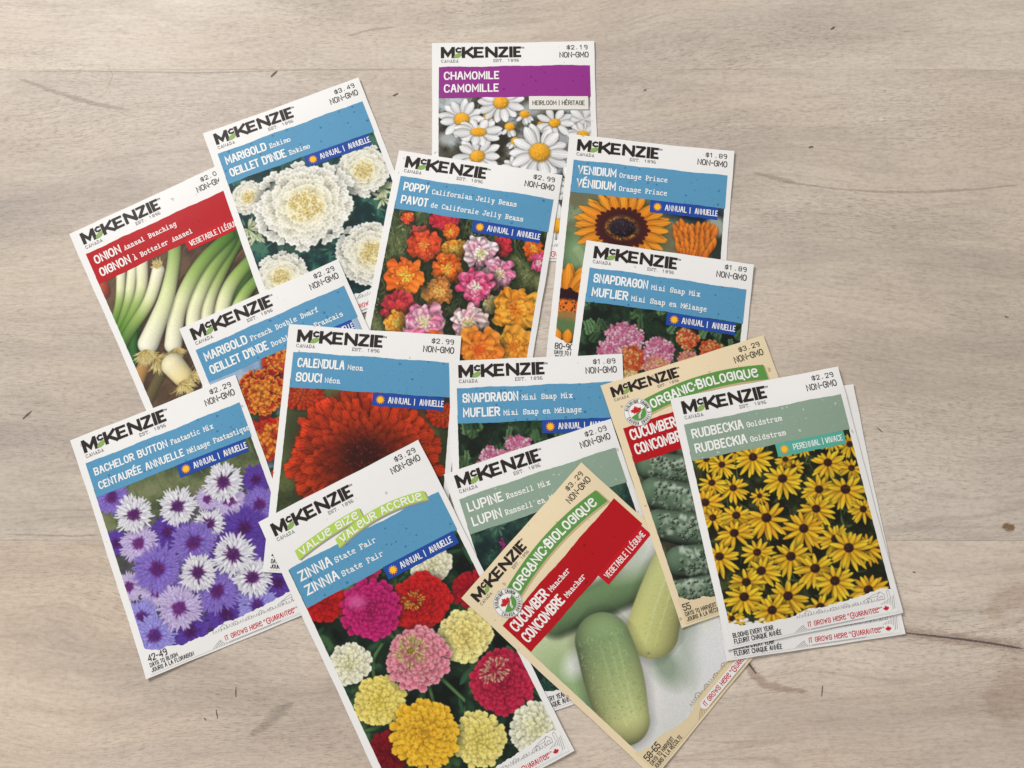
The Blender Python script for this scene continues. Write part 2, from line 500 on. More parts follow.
def art_venidium():
    A = Art(AX0, AY0, AX1, AY1, 24)
    A.ground([(66, 84, 58), (96, 114, 84), (128, 142, 110), (90, 108, 82), (112, 100, 70), (70, 90, 60)], 14, contrast=0.6)
    A.blob(66, 34, 16, 6, (20, 28, 44), .8); A.blob(77, 50, 6, 12, (40, 48, 40), .8); A.blob(76, 40, 5, 5, (150, 160, 148), .6)
    A.blob(12, 60, 9, 10, (120, 152, 104), 1); A.blob(20, 72, 10, 5, (58, 72, 56), .9); A.stroke([(10, 60), (22, 76)], 3, 2.4, lambda t: np.stack([136 + 0 * t, 160 + 0 * t, 116 + 0 * t], -1), .3, 1.2)
    or0, or1 = (226, 120, 18), (246, 158, 40)

    def big(x, y, r, sq, n=24):
        A.blob(x + .6, y + 1, r * .8, r * .8 * sq, (60, 50, 24), .6, 0, .5)
        for ly in range(2):
            off = A.r(0, 1)
            order = list(range(n)); A.rng.shuffle(order)
            for j in order:
                a = off + j * 6.283 / n + A.r(-.07, .07)
                ax, ay = math.cos(a), math.sin(a) * sq
                A.petal(x + ax * r * .2, y + ay * r * .2, math.atan2(ay, ax), r * .8 * math.hypot(ax, ay) * A.r(.92, 1.08), r * .2, A.jit(or0, .07), A.jit(or1, .06), k=1.2, edge=.24, shade=.3, vein=.1)
        for j in range(n + 4):
            a = j * 6.283 / (n + 4)
            ax, ay = math.cos(a), math.sin(a) * sq
            A.petal(x + ax * r * .2, y + ay * r * .2, math.atan2(ay, ax), r * .38 * math.hypot(ax, ay) * A.r(.9, 1.1), r * .13, (46, 16, 22), (70, 24, 22), k=1.0, power=.45, shade=0, edge=.1)
        A.blob(x, y, r * .36, r * .34 * sq, (96, 62, 30), .25)
        A.dots(x, y, r * .35, r * .33 * sq, 130, [(210, 140, 40), (60, 30, 20), (40, 20, 26), (170, 100, 30)], .2, .45, .7)
        A.blob(x, y, r * .27, r * .25 * sq, (36, 24, 34), .2, 0, 1, .5)
        A.dots(x, y, r * .25, r * .23 * sq, 60, [(60, 44, 60), (26, 18, 26), (74, 60, 74)], .2, .4)
    # closed flower seen from the side
    A.blob(68, 57, 6, 5, (92, 120, 80), .6)
    for row in range(6):
        yy = 44 + row * 2.6
        hw = 6.6 * math.sin(math.pi * (.30 + row * .115)) + 1.5
        m = 8
        for j in range(m):
            q = (j + .5) / m * 2 - 1 + A.r(-.06, .06)
            A.petal(66.8 + q * hw, yy + 4 + abs(q) * -1.0, -1.5708 + q * .42 - .12, 9.5 * A.r(.85, 1.1), 3.4, A.jit((196, 78, 18), .08), A.jit((242, 136, 40), .08), k=1.4, edge=.35, shade=.3)
    # flower low on the left, petals up
    for ly in range(2):
        for j in range(11):
            a = -1.5708 + (j - 5) * .30 + A.r(-.06, .06)
            A.petal(7, 86, a, 19 * A.r(.9, 1.05), 5.4, or0, or1, k=1.3, edge=.25, shade=.3)
    for j in range(12):
        A.petal(7, 87, -1.5708 + (j - 5.5) * .27, 9.5 * A.r(.8, 1.1), 3.2, (40, 18, 24), (40, 14, 20), k=1.3, power=.4, shade=0)
    A.blob(7, 89, 10, 4.5, (226, 110, 26), .4); A.dots(7, 88, 9, 4, 110, [(236, 150, 40), (50, 24, 20), (210, 90, 20)], .25, .6)
    A.blob(8, 93, 12, 2.6, (150, 110, 60), .5); A.blob(6, 98, 10, 4, (86, 112, 66), .7)
    for j in range(5):
        A.petal(1 + j * 4, 108, -1.57 + (j - 2) * .2, 9, 5, or0, or1, shade=.3)
    big(58, 88, 20, .8); big(30.3, 46.0, 23.5, .80)
    return A.done()


def art_snap(seed, clusters):
    A = Art(AX0, AY0, AX1, AY1, seed)
    A.ground([(14, 22, 16), (26, 42, 28), (20, 32, 22), (48, 74, 46), (16, 24, 18)], 7, contrast=0.6)
    for q in range(230):                                      # ferny sprigs
        x, y, a = A.r(3, 80), A.r(26, 108), A.r(-2.4, -.7)
        g = A.jit([(66, 104, 62), (40, 72, 44), (96, 136, 84), (30, 52, 34)][int(A.rng.integers(4))], .15)
        for k in range(9):
            px, py = x + math.cos(a) * k * .8, y + math.sin(a) * k * .8
            for s in (-1, 1):
                A.petal(px, py, a + s * .9, A.r(1.8, 3.2) * (1 - k * .06), .75, g * .7, g * 1.1, k=1, shade=.2)
    for x, y, rx, ry, kind in clusters:
        pal = {'p': [(234, 134, 172), (246, 180, 204), (222, 104, 152), (250, 208, 218)], 'o': [(232, 96, 40), (244, 138, 70), (214, 70, 40), (250, 176, 110)],
               'c': [(240, 170, 120), (248, 200, 150), (232, 130, 110), (244, 150, 150)], 'y': [(240, 206, 140), (248, 226, 170), (236, 190, 120)]}[kind]
        rx *= .88; ry *= .9
        A.blob(x, y, rx * .95, ry * .95, np.array(pal[2]) * .7, .3)
        for q in range(int(rx * ry * 2.6)):
            a = A.r(0, 6.28); d = math.sqrt(A.rng.random())
            px, py = x + math.cos(a) * d * rx, y + math.sin(a) * d * ry
            c = A.jit(pal[int(A.rng.integers(len(pal)))], .08)
            for k in range(3):
                A.petal(px, py, A.r(0, 6.28), A.r(1.1, 1.9), A.r(1.1, 1.7), c * .75, c, k=2, shade=.22, power=.5)
            A.blob(px, py, .32, .32, np.array(pal[2]) * .8, .5)
    return A.done()


def art_snap_a():
    return art_snap(25, [(41.3, 50, 7.5, 8, 'p'), (24.3, 45.2, 10, 7.5, 'p'), (18, 52, 6, 5, 'p'), (54.1, 41.5, 5.6, 5.4, 'o'), (29.1, 55, 6, 7, 'o'), (41, 57, 7, 5, 'c'), (56, 53, 6, 6, 'c'),
                         (66, 46, 6, 6, 'o'), (52, 66, 9, 6, 'c'), (30, 66, 8, 5, 'y'), (15, 70, 8, 7, 'p'), (70, 62, 7, 8, 'p'), (40, 84, 12, 9, 'p'), (66, 90, 10, 9, 'o'), (16, 92, 9, 9, 'c')])


def art_snap_b():
    return art_snap(26, [(31.5, 42, 6.4, 5.6, 'p'), (18.3, 46.5, 5.2, 5.2, 'p'), (24.5, 48.5, 6.5, 5.2, 'p'), (14, 53, 5, 5, 'p'), (38, 52, 7, 7, 'p'), (57, 46, 5.6, 5.4, 'o'), (30, 60, 7, 7, 'o'),
                         (50, 62, 8, 6, 'c'), (66, 60, 8, 6, 'c'), (40, 80, 12, 9, 'p'), (66, 86, 10, 9, 'o'), (16, 86, 9, 9, 'c')])


def art_french():
    A = Art(AX0, AY0, AX1, AY1, 27)
    A.ground([(150, 174, 200), (130, 158, 192), (168, 186, 206), (120, 150, 180)], 14)
    A.blob(14, 58, 14, 12, (60, 90, 60), .8); A.blob(60, 90, 40, 30, (40, 70, 44), .6)
    A.leaves(80, [(60, 100, 64), (36, 70, 44)], (4, 9), (1, 2), (3, 52, 80, 108))

    def fl(x, y, r, rim):
        A.pompon(x, y, r, (186, 28, 22), (226, 120, 30), rings=6, width=r * .5, jit=.12, plen=.42, rag=.18, edge=.15, shade=.3, k=2.2, power=.45, rim=rim, wob=.16, squash=(1, .9))
        for q in range(40):
            a = A.r(0, 6.28); d = math.sqrt(A.rng.random()) * r * .6
            A.petal(x + math.cos(a) * d, y + math.sin(a) * d, A.r(0, 6.28), r * .22, r * .2, (200, 60, 20), (248, 176, 50), k=2.2, shade=.25, rag=.2)
    fl(37.6, 34.5, 9, (206, 50, 24)); fl(18.6, 67, 12.5, (200, 40, 26)); fl(40, 66, 14, (236, 150, 40)); fl(62, 52, 14, (206, 50, 24)); fl(24.6, 45.5, 12.5, (244, 166, 44)); fl(14, 92, 13, (214, 60, 26)); fl(46, 92, 15, (240, 150, 40)); fl(71, 84, 13, (210, 50, 24))
    return A.done()


def art_calendula():
    A = Art(AX0, AY0, AX1, AY1, 28)
    A.ground([(44, 52, 30), (66, 76, 42), (84, 92, 52), (50, 56, 34), (38, 42, 26)], 20, contrast=0.7)
    A.blob(10, 50, 8, 14, (40, 48, 28), 1, 0, .7); A.blob(8, 100, 16, 9, (112, 122, 70), 1, 0, .8)
    for x, y, r in ((9.4, 33.5, 9.5), (78.0, 38.2, 8.5)):
        A.pompon(x, y, r, (196, 46, 18), (220, 80, 30), rings=5, width=2.6, plen=.5, edge=.3, shade=.25, squash=(1.1, .75), jit=.1)
    x, y, r = 42, 61.5, 36.5
    A.blob(x, y, r * .9, r * .9, (120, 24, 12), .2)
    for i in range(12):
        f = 1 - i * .07
        n = int(40 * f) + 6
        order = list(range(n)); A.rng.shuffle(order); off = A.r(0, 6)
        for j in order:
            a = off + (j + A.r(-.3, .3)) * 6.283 / n
            L = r * .30 * A.r(.75, 1.2)
            q = r * f * A.r(.92, 1.05) - L
            lit = 1.0 + .12 * math.cos(a + 1.9)
            c = A.jit(np.array((184, 48, 18)) * lit * (1.02 - .045 * i), .16)
            A.petal(x + math.cos(a) * q, y + math.sin(a) * q * .88, a + A.r(-.16, .16), L, A.r(4.4, 6.4) * (.45 + .55 * f), c * .6, np.clip(c * 1.1, 0, 255), k=2.3, edge=.2, shade=.26, vein=.12, power=.42, rag=.06)
    A.blob(x, y, 15, 11, (70, 18, 12), 1.2, 0, .85)
    A.blob(x, y - 1, 9, 7.5, (46, 14, 12), .8)
    for q in range(130):
        a = A.r(0, 6.28); d = math.sqrt(A.rng.random()) * 10
        A.petal(x + math.cos(a) * d, y - 2 + math.sin(a) * d * .85, a, A.r(1.2, 2.6), .8, (44, 14, 12), A.jit((128, 36, 18), .3), shade=.2)
    return A.done(1.0)


def art_bachelor():
    A = Art(AX0, AY0, AX1, AY1, 29)
    A.ground([(84, 96, 60), (104, 112, 74), (70, 80, 52), (118, 122, 84), (60, 66, 48)], 10, contrast=0.6)
    A.blob(42, 92, 46, 36, (64, 46, 104), .8, 0, .85)
    for q in range(60):
        A.blob(A.r(4, 79), A.r(52, 108), A.r(2, 5), A.r(2, 5), A.jit((84, 64, 150), .3), 1, 0, .6)
    A.blades(70, [(110, 122, 84), (60, 72, 46)], (6, 16), .5, (-2.1, -1.0))
    pal = {'w': ((206, 200, 220), (244, 243, 248), (72, 28, 92)), 'l': ((162, 130, 208), (216, 202, 236), (104, 40, 120)), 'v': ((94, 66, 174), (148, 124, 212), (80, 28, 104)),
           'd': ((62, 32, 130), (100, 66, 174), (62, 22, 86)), 'b': ((110, 98, 202), (170, 162, 234), (72, 36, 120))}
    fl = [(10.2, 32.5, 9.8, 'v'), (75.3, 50.2, 8, 'd'), (29.6, 57.8, 9.4, 'd'), (51.6, 50.1, 6.5, 'l'), (60.7, 54.5, 9.2, 'l'), (72.7, 61.6, 9.2, 'v'), (62.9, 69.1, 11.2, 'd'), (48.8, 61.4, 8.2, 'w'),
          (15.5, 57.3, 10.2, 'l'), (4.9, 74.4, 8, 'l'), (73, 80, 10, 'd'), (16.2, 80.9, 9.2, 'l'), (6.5, 89.1, 9, 'b'), (68.9, 98.0, 10, 'd'), (24.9, 103.4, 10, 'd'), (42.3, 102.4, 10.4, 'd'), (9.3, 99.1, 11.4, 'b'),
          (39.2, 66.7, 11.8, 'v'), (42.1, 91.3, 11, 'v'), (56.9, 104.2, 10.8, 'b'), (36.7, 80.0, 10.2, 'w'), (20.0, 71.8, 12.6, 'v'), (23.7, 91.9, 11.4, 'l'), (59.1, 91.5, 10.4, 'w'), (54.4, 78.5, 11, 'w'),
          (60.9, 45.6, 10.6, 'w'), (37.7, 48.2, 10.2, 'w'), (17.3, 44.2, 10.2, 'w')]
    extra = [(A.r(4, 79), A.r(52, 108), A.r(5, 7.5), 'vdbdv'[int(A.rng.integers(5))]) for _ in range(40)]
    for x, y, r, kx in extra + fl:
        r *= .93
        c0, c1, cc = pal[kx]
        A.blob(x + .3, y + .5, r * .8, r * .75, (28, 22, 46), .6, 0, .55)
        n = 13 if kx == 'w' else 17
        for ly in range(2 if kx == 'w' else 3):
            off = A.r(0, 1)
            for j in range(n):
                a = off + j * 6.283 / n + A.r(-.12, .12)
                f = (1 - .2 * ly) * A.r(.85, 1.08)
                bx, by = x + math.cos(a) * r * .2, y + math.sin(a) * r * .19
                for s in (-1, 1, -.4, .5, 0):
                    A.petal(bx + math.cos(a) * r * .25 * f, by + math.sin(a) * r * .24 * f, a + s * A.r(.3, .75), r * A.r(.36, .7) * f, r * .095, A.jit(c0, .1), A.jit(c1, .06), k=1.3, edge=.2, shade=.14, vein=.05)
                A.petal(bx, by, a, r * .55 * f, r * .18, A.jit(c0, .1), A.jit(c1, .08), k=1.6, edge=.2, shade=.15)
        A.blob(x, y, r * .26, r * .24, cc, .4)
        for j in range(34):
            a = A.r(0, 6.28); d = A.r(0, .2) * r
            A.petal(x + math.cos(a) * d, y + math.sin(a) * d, a, A.r(.12, .3) * r, .55, np.array(cc) * .8, A.jit((130, 50, 130) if kx != 'd' else (110, 40, 130), .2), shade=.1)
    return A.done()


def art_lupine():
    A = Art(AX0, AY0, AX1, AY1, 30)
    A.ground([(16, 34, 32), (30, 58, 50), (22, 44, 42), (52, 84, 66), (18, 36, 34)], 6, contrast=0.7)
    for q in range(75):
        x, y, a0 = A.r(3, 80), A.r(27, 109), A.r(0, 6)
        g = A.jit([(38, 74, 62), (66, 104, 84), (26, 54, 48)][int(A.rng.integers(3))], .15)
        for j in range(8):
            A.petal(x, y, a0 + j * .785, A.r(3, 5), 1.3, g * .7, g * 1.1, k=1.4, shade=.3)
    for bx, c in ((17, (150, 40, 110)), (38, (96, 70, 180)), (60, (214, 120, 150))):
        for k in range(46):
            y = 38 + k * 1.2; w = .8 + k * .085
            for q in range(4):
                cc = A.jit(c, .15)
                A.petal(bx + A.r(-w, w), y + A.r(-.5, .5), A.r(0, 6.28), 1.7, 1.3, cc * .7, cc * 1.1, k=2, shade=.25)
    return A.done()


def art_zinnia():
    A = Art(AX0, AY0, AX1, 149.5, 31)
    A.ground([(16, 28, 20), (30, 54, 34), (22, 38, 26), (54, 86, 48), (20, 34, 24), (12, 18, 14)], 9, contrast=0.7)
    A.blob(20, 46, 8, 8, (110, 130, 76), 1)
    g = lambda t: np.stack([66 + 30 * t, 104 + 20 * t, 58 + 10 * t], -1)
    for p in ([(30, 66), (33, 76), (40, 84)], [(14, 54), (22, 66)], [(27, 75), (20, 79), (16, 90)], [(38, 100), (36, 110)], [(44, 100), (50, 116)], [(66, 126), (70, 140)], [(42, 72), (46, 84)]):
        A.stroke(p, .8, .7, g, .5, .3, shadow=.4)
    A.leaves(110, [(44, 82, 50), (66, 108, 62), (28, 56, 36), (34, 70, 46)], (5, 13), (2, 4.5))
    A.stroke([(24, 50), (40, 62)], .7, .6, g)
    def P(*p, **kw):
        kw['edge'] = .10; kw.setdefault('base', .74); kw.setdefault('plen', .46); kw.setdefault('k', 2.5); kw.setdefault('power', .46); kw.setdefault('shade', .24); kw.setdefault('rag', .05)
        A.pompon(*p, **kw)
    P(34.2, 44.6, 6, (190, 40, 80), (150, 24, 60), 4, 2.4, (1.1, .7)); P(12.1, 47.2, 10, (198, 22, 22), (170, 16, 20), 5, 3.4, (1, .85)); P(73.3, 71.5, 9, (182, 20, 34), (150, 10, 26), 5, 3, (1, .9))
    P(62.3, 54.6, 10, (236, 230, 196), (222, 220, 160), 6, 2.8, (1, .8), rim=(246, 243, 222), edge=.2)
    P(8.8, 118, 10, (140, 14, 26), (110, 8, 20), 5, 3); 
    P(50.4, 66.5, 14.8, (196, 20, 24), (150, 12, 20), 8, 4.2, (1, .88), rim=(206, 34, 30), edge=.3)
    for q in range(60):
        a = A.r(0, 6.28); d = math.sqrt(A.rng.random()) * 4
        A.petal(48 + math.cos(a) * d, 64 + math.sin(a) * d * .8, a, A.r(1.2, 2.4), .7, (130, 60, 20), A.jit((226, 190, 60), .2), shade=.2)
    P(29.0, 59.1, 13.8, (184, 16, 92), (140, 10, 64), 9, 3.4, (.98, 1), .5, rim=(206, 40, 120), edge=.35)
    A.blob(25, 53, 4, 3, (230, 120, 180), 1, .5, .55)
    P(10.2, 75.9, 10.2, (238, 234, 200), (226, 222, 150), 7, 3, (1, .95), rim=(247, 244, 226), edge=.2)
    P(61.7, 88.7, 13.6, (244, 224, 130), (236, 206, 90), 7, 4.4, (1, .88), rim=(250, 238, 170), edge=.2)
    P(15.2, 96.3, 12, (242, 216, 92), (228, 196, 60), 8, 3.2, (1, .95), rim=(249, 232, 140), edge=.2)
    P(38.5, 87.8, 15, (214, 104, 124), (200, 110, 110), 8, 3.7, (1, .95), rim=(240, 172, 184), edge=.3)
    for q in range(70):
        a = A.r(0, 6.28); d = math.sqrt(A.rng.random()) * 5.5
        A.petal(37 + math.cos(a) * d, 84 + math.sin(a) * d * .9, a, A.r(2, 3.6), 1.0, (150, 120, 60), A.jit((236, 216, 150), .12), shade=.25)
    A.blob(37, 83.5, 1.8, 1.5, (120, 104, 40), .6); A.dots(37, 83.5, 1.8, 1.5, 24, [(214, 190, 90), (110, 90, 30)], .2, .4)
    P(68.0, 114.5, 15, (178, 18, 52), (140, 10, 40), 9, 3.6, (1, .95), rim=(204, 46, 78), edge=.35)
    for q in range(80):
        a = A.r(0, 6.28); d = math.sqrt(A.rng.random()) * 5.6
        A.petal(67 + math.cos(a) * d, 108.5 + math.sin(a) * d * .65, a, A.r(1.6, 3), .8, (150, 40, 50), A.jit((236, 206, 160), .12), shade=.2)
    P(71.8, 139, 11.6, (240, 238, 204), (230, 228, 150), 7, 3.4, (1, 1), rim=(247, 246, 226), edge=.2)
    P(47.2, 131.4, 12.6, (240, 220, 110), (226, 200, 70), 8, 3.4, (.95, 1), rim=(250, 236, 150), edge=.2)
    P(27.0, 118.3, 15.6, (240, 178, 30), (226, 160, 24), 10, 3.8, (1, 1), rim=(248, 198, 60), edge=.3)
    P(14, 142, 9, (150, 12, 30), (110, 8, 20), 6, 3)
    return A.done()


def cuke(A, pts, rad, c0, c1, shade, bumps, bcol, dcol, stripe=None, light=(-.4, -.75), soft=.3, shadow=.35):
    f = lambda t: np.asarray(c0)[None, None] * (1 - t[..., None]) + np.asarray(c1)[None, None] * t[..., None]
    A.stroke(pts, 1, 1, f, shade, soft, light, shadow, rad)


def fat(r0, r1):
    """radius along a cucumber that swells in the middle and rounds off at its ends"""
    return lambda t: r0 + (r1 - r0) * t + 1.0 * math.sin(math.pi * min(max(t, 0), 1))


def art_muncher():
    A = Art(AX0, 36, AX1, 114.5, 32)
    A.ground([(222, 221, 218), (233, 231, 228), (216, 217, 212), (228, 226, 223)], 25)
    A.blob(10, 48, 26, 16, (186, 200, 150), 1.2, .3, .9); A.blob(4, 66, 14, 18, (140, 170, 112), 1, 0, .9); A.blob(3, 84, 10, 12, (96, 138, 96), .9, 0, .9)
    A.blob(14, 58, 7, 5, (236, 238, 232), 1.1, 0, .9); A.blob(60, 46, 10, 5, (60, 84, 56), .9, .1, .6)
    A.stroke([(22, 38), (44, 48), (72, 62)], 8, 8, lambda t: np.stack([96 + 10 * t, 124 + 8 * t, 84 + 4 * t], -1), .6, 3.2, (-.2, -.9), .25)
    A.blob(66, 48, 12, 6, (206, 212, 196), 1.2, .4, .8)
    A.blob(56, 88, 17, 5, (128, 146, 122), 1, -.75, .75); A.blob(40, 88, 6, 10, (112, 136, 106), 1, .3, .7)
    A.blob(70, 84, 3, 9, (206, 214, 120), 1, .6, .5); A.blob(60, 100, 12, 12, (226, 226, 226), 1.2)
    A.stroke([(88, 58), (72, 63), (57, 69), (47, 74)], 6, 9, lambda t: np.stack([182 + 16 * t, 188 + 10 * t, 126 - 2 * t], -1), .45, .4, (-.55, -.55), .25, lambda t: 8.6 + 3.4 * t)
    A.stroke([(80, 60), (60, 66), (41, 75)], .5, .3, lambda t: np.stack([206 + 0 * t, 212 + 0 * t, 150 + 0 * t], -1), 0, .8)
    A.stroke([(80, 64), (60, 71), (43, 79)], .5, .3, lambda t: np.stack([198 + 0 * t, 204 + 0 * t, 130 + 0 * t], -1), 0, .8)
    for q in range(420):
        t = A.r(0, 1); s = A.r(-7, 7)
        A.blob(80 - 38 * t + s * .3, 62 + 13 * t + s, A.r(.12, .34), A.r(.12, .34), A.jit((198, 206, 140) if A.rng.random() < .6 else (148, 160, 86), .08), .8, 0, .4)
    A.blob(38.6, 79, 1.1, 1.1, (172, 166, 104), .5); A.blob(38.6, 79, .5, .5, (132, 126, 76), .5)
    A.stroke([(29, 60), (25, 67), (15, 82), (10, 90)], 10, 8, lambda t: np.stack([132 + 66 * t, 156 + 44 * t, 106 + 26 * t], -1), .6, .4, (.55, -.35), .3, lambda t: 12.6 + 1.6 * math.sin(3.14 * t) - 1.6 * t)
    for dx in (-4, 1, 5):
        A.stroke([(30 + dx, 62), (22 + dx, 74), (11 + dx * .6, 92)], .35, .3, lambda t: np.stack([150 + 60 * t, 176 + 40 * t, 116 + 40 * t], -1), 0, .9)
    for q in range(900):
        t = A.r(0, 1); s = A.r(-11, 11)
        px, py = 30 - 20 * t + s * .85, 56 + 34 * t + s * .5
        A.blob(px, py, A.r(.12, .36), A.r(.12, .36), A.jit((176, 196, 136) if A.rng.random() < .6 else (100, 132, 80), .1), .8, 0, .45)
    return A.done(0.9)


def art_pickling():
    A = Art(AX0, 36, AX1, 109.5, 33)
    A.ground([(66, 66, 46), (92, 90, 64), (54, 56, 40), (110, 108, 78), (40, 44, 32)], 6, contrast=.5)
    A.leaves(40, [(120, 128, 90), (70, 84, 56)], (4, 9), (2, 4))
    for pts, r0 in (([(30, 43), (60, 50), (80, 60)], 8), ([(10, 43), (22, 49), (40, 58), (60, 62)], 7.6), ([(8, 55), (24, 66), (46, 76), (64, 80)], 8.6), ([(5, 69), (24, 79), (46, 88), (70, 92)], 8),
                    ([(50, 96), (78, 88)], 8), ([(9, 88), (24, 93), (46, 99), (70, 101)], 8.4), ([(2, 100), (22, 104), (48, 108), (74, 109)], 6)):
        A.stroke(pts, r0, r0, lambda t: np.stack([84 + 24 * t, 108 + 20 * t, 84 + 18 * t], -1), .95, .35, (-.25, -.8), .5, lambda t: r0 * (.72 + .35 * math.sin(math.pi * (.12 + .76 * t))))
        P = np.array(pts, float)
        for q in range(420):
            t = A.r(0, 1) * (len(P) - 1); i = min(int(t), len(P) - 2); c = P[i] + (P[i + 1] - P[i]) * (t - i)
            s = A.r(-.75, .75) * r0
            px, py = c[0] + s * -.35, c[1] + s * .85
            hi = max(0, -s / r0)
            if q < 300:
                if A.rng.random() < .35 + .9 * hi:
                    A.blob(px, py, A.r(.5, 1.9), A.r(.35, 1.0), A.jit((156 + 56 * hi, 170 + 50 * hi, 148 + 60 * hi), .08), 1.0, A.r(0, 3), .6)
            else:
                A.blob(px, py, .75, .6, (26, 40, 28), .6, 0, .85); A.blob(px - .25, py - .3, .3, .22, (206, 214, 192), .6, 0, .85)
    return A.done()


def art_rudbeckia():
    A = Art(AX0, AY0, AX1, 110.5, 34)
    A.ground([(20, 22, 12), (34, 38, 20), (24, 28, 14), (58, 66, 32), (16, 18, 10)], 6, contrast=.6)
    A.leaves(170, [(60, 76, 38), (40, 54, 28), (86, 100, 54), (24, 32, 18)], (3, 8), (.8, 1.8))
    A.blades(70, [(110, 120, 64), (70, 84, 44)], (4, 12), .4, (-1.9, -1.2))
    fl = [(10, 31, 6), (24, 30, 5), (46.0, 38.1, 6), (78.1, 37.1, 7), (48.9, 42.0, 5.5), (16.4, 34.8, 6.8), (56, 33, 6), (70, 33, 7), (31.4, 34.2, 9.0), (19.0, 46.2, 7.2), (10, 42, 7), (65.4, 43.4, 9.2), (76, 48, 7), (42.5, 46.5, 9.8),
          (30, 52, 5), (4.9, 50.2, 9), (6.8, 57.6, 7.2), (58.1, 54.6, 9), (70.5, 57.0, 10.8), (17.4, 58.6, 8.2), (76.5, 67.4, 7.6), (54.5, 62.9, 9), (30.7, 62.4, 10.6), (14.7, 66.2, 9), (46.5, 70.4, 10),
          (22.9, 76.6, 8), (73.6, 84.5, 8), (59.8, 77.8, 9), (5.8, 75.2, 9), (37.6, 81.4, 10), (65.0, 83.0, 10.8), (22.9, 85.0, 9.4), (47.3, 88.8, 10.2), (15.1, 88.6, 9), (69.3, 103.0, 10), (55.0, 96.0, 10.2),
          (32.3, 98.3, 10), (12.7, 94.8, 9.8), (45.8, 106, 9), (23.8, 103, 9.6), (5.1, 103, 6)]
    for x, y, r in fl:
        sq = A.r(.72, .92); rot = A.r(-.25, .25)
        A.blob(x + .5, y + 1, r * .8, r * .7, (18, 18, 8), .6, 0, .55)
        big = r > 7.5
        A.daisy(x, y, r * 1.05, 14 if big else 11, (222, 150, 14), (250, 208, 46) if A.rng.random() < .8 else (240, 176, 36), 0, [(0, 0, 0)], (1, sq), rot, wd=r * .225, edge=.3, shade=.35, layers=1, drop=.14, k=1.15, skip=.06)
        A.daisy(x, y, r * .95, 8, (230, 160, 16), (252, 214, 52), 0, [(0, 0, 0)], (1, sq), rot, wd=r * .21, edge=.3, shade=.3, drop=.16, k=1.15)
        d = r * .2 + .25
        A.blob(x, y - d * .1, d, d * .9, (46, 22, 18), .25, 0, 1, .35)
        A.dots(x, y - d * .2, d * .85, d * .7, 16, [(70, 36, 26), (34, 14, 14), (96, 56, 34)], .12, .26)
    for q in range(26):
        A.blob(A.r(4, 20), A.r(104, 109), A.r(.5, 1.2), A.r(.4, .9), (236, 234, 226), .5)
    return A.done()


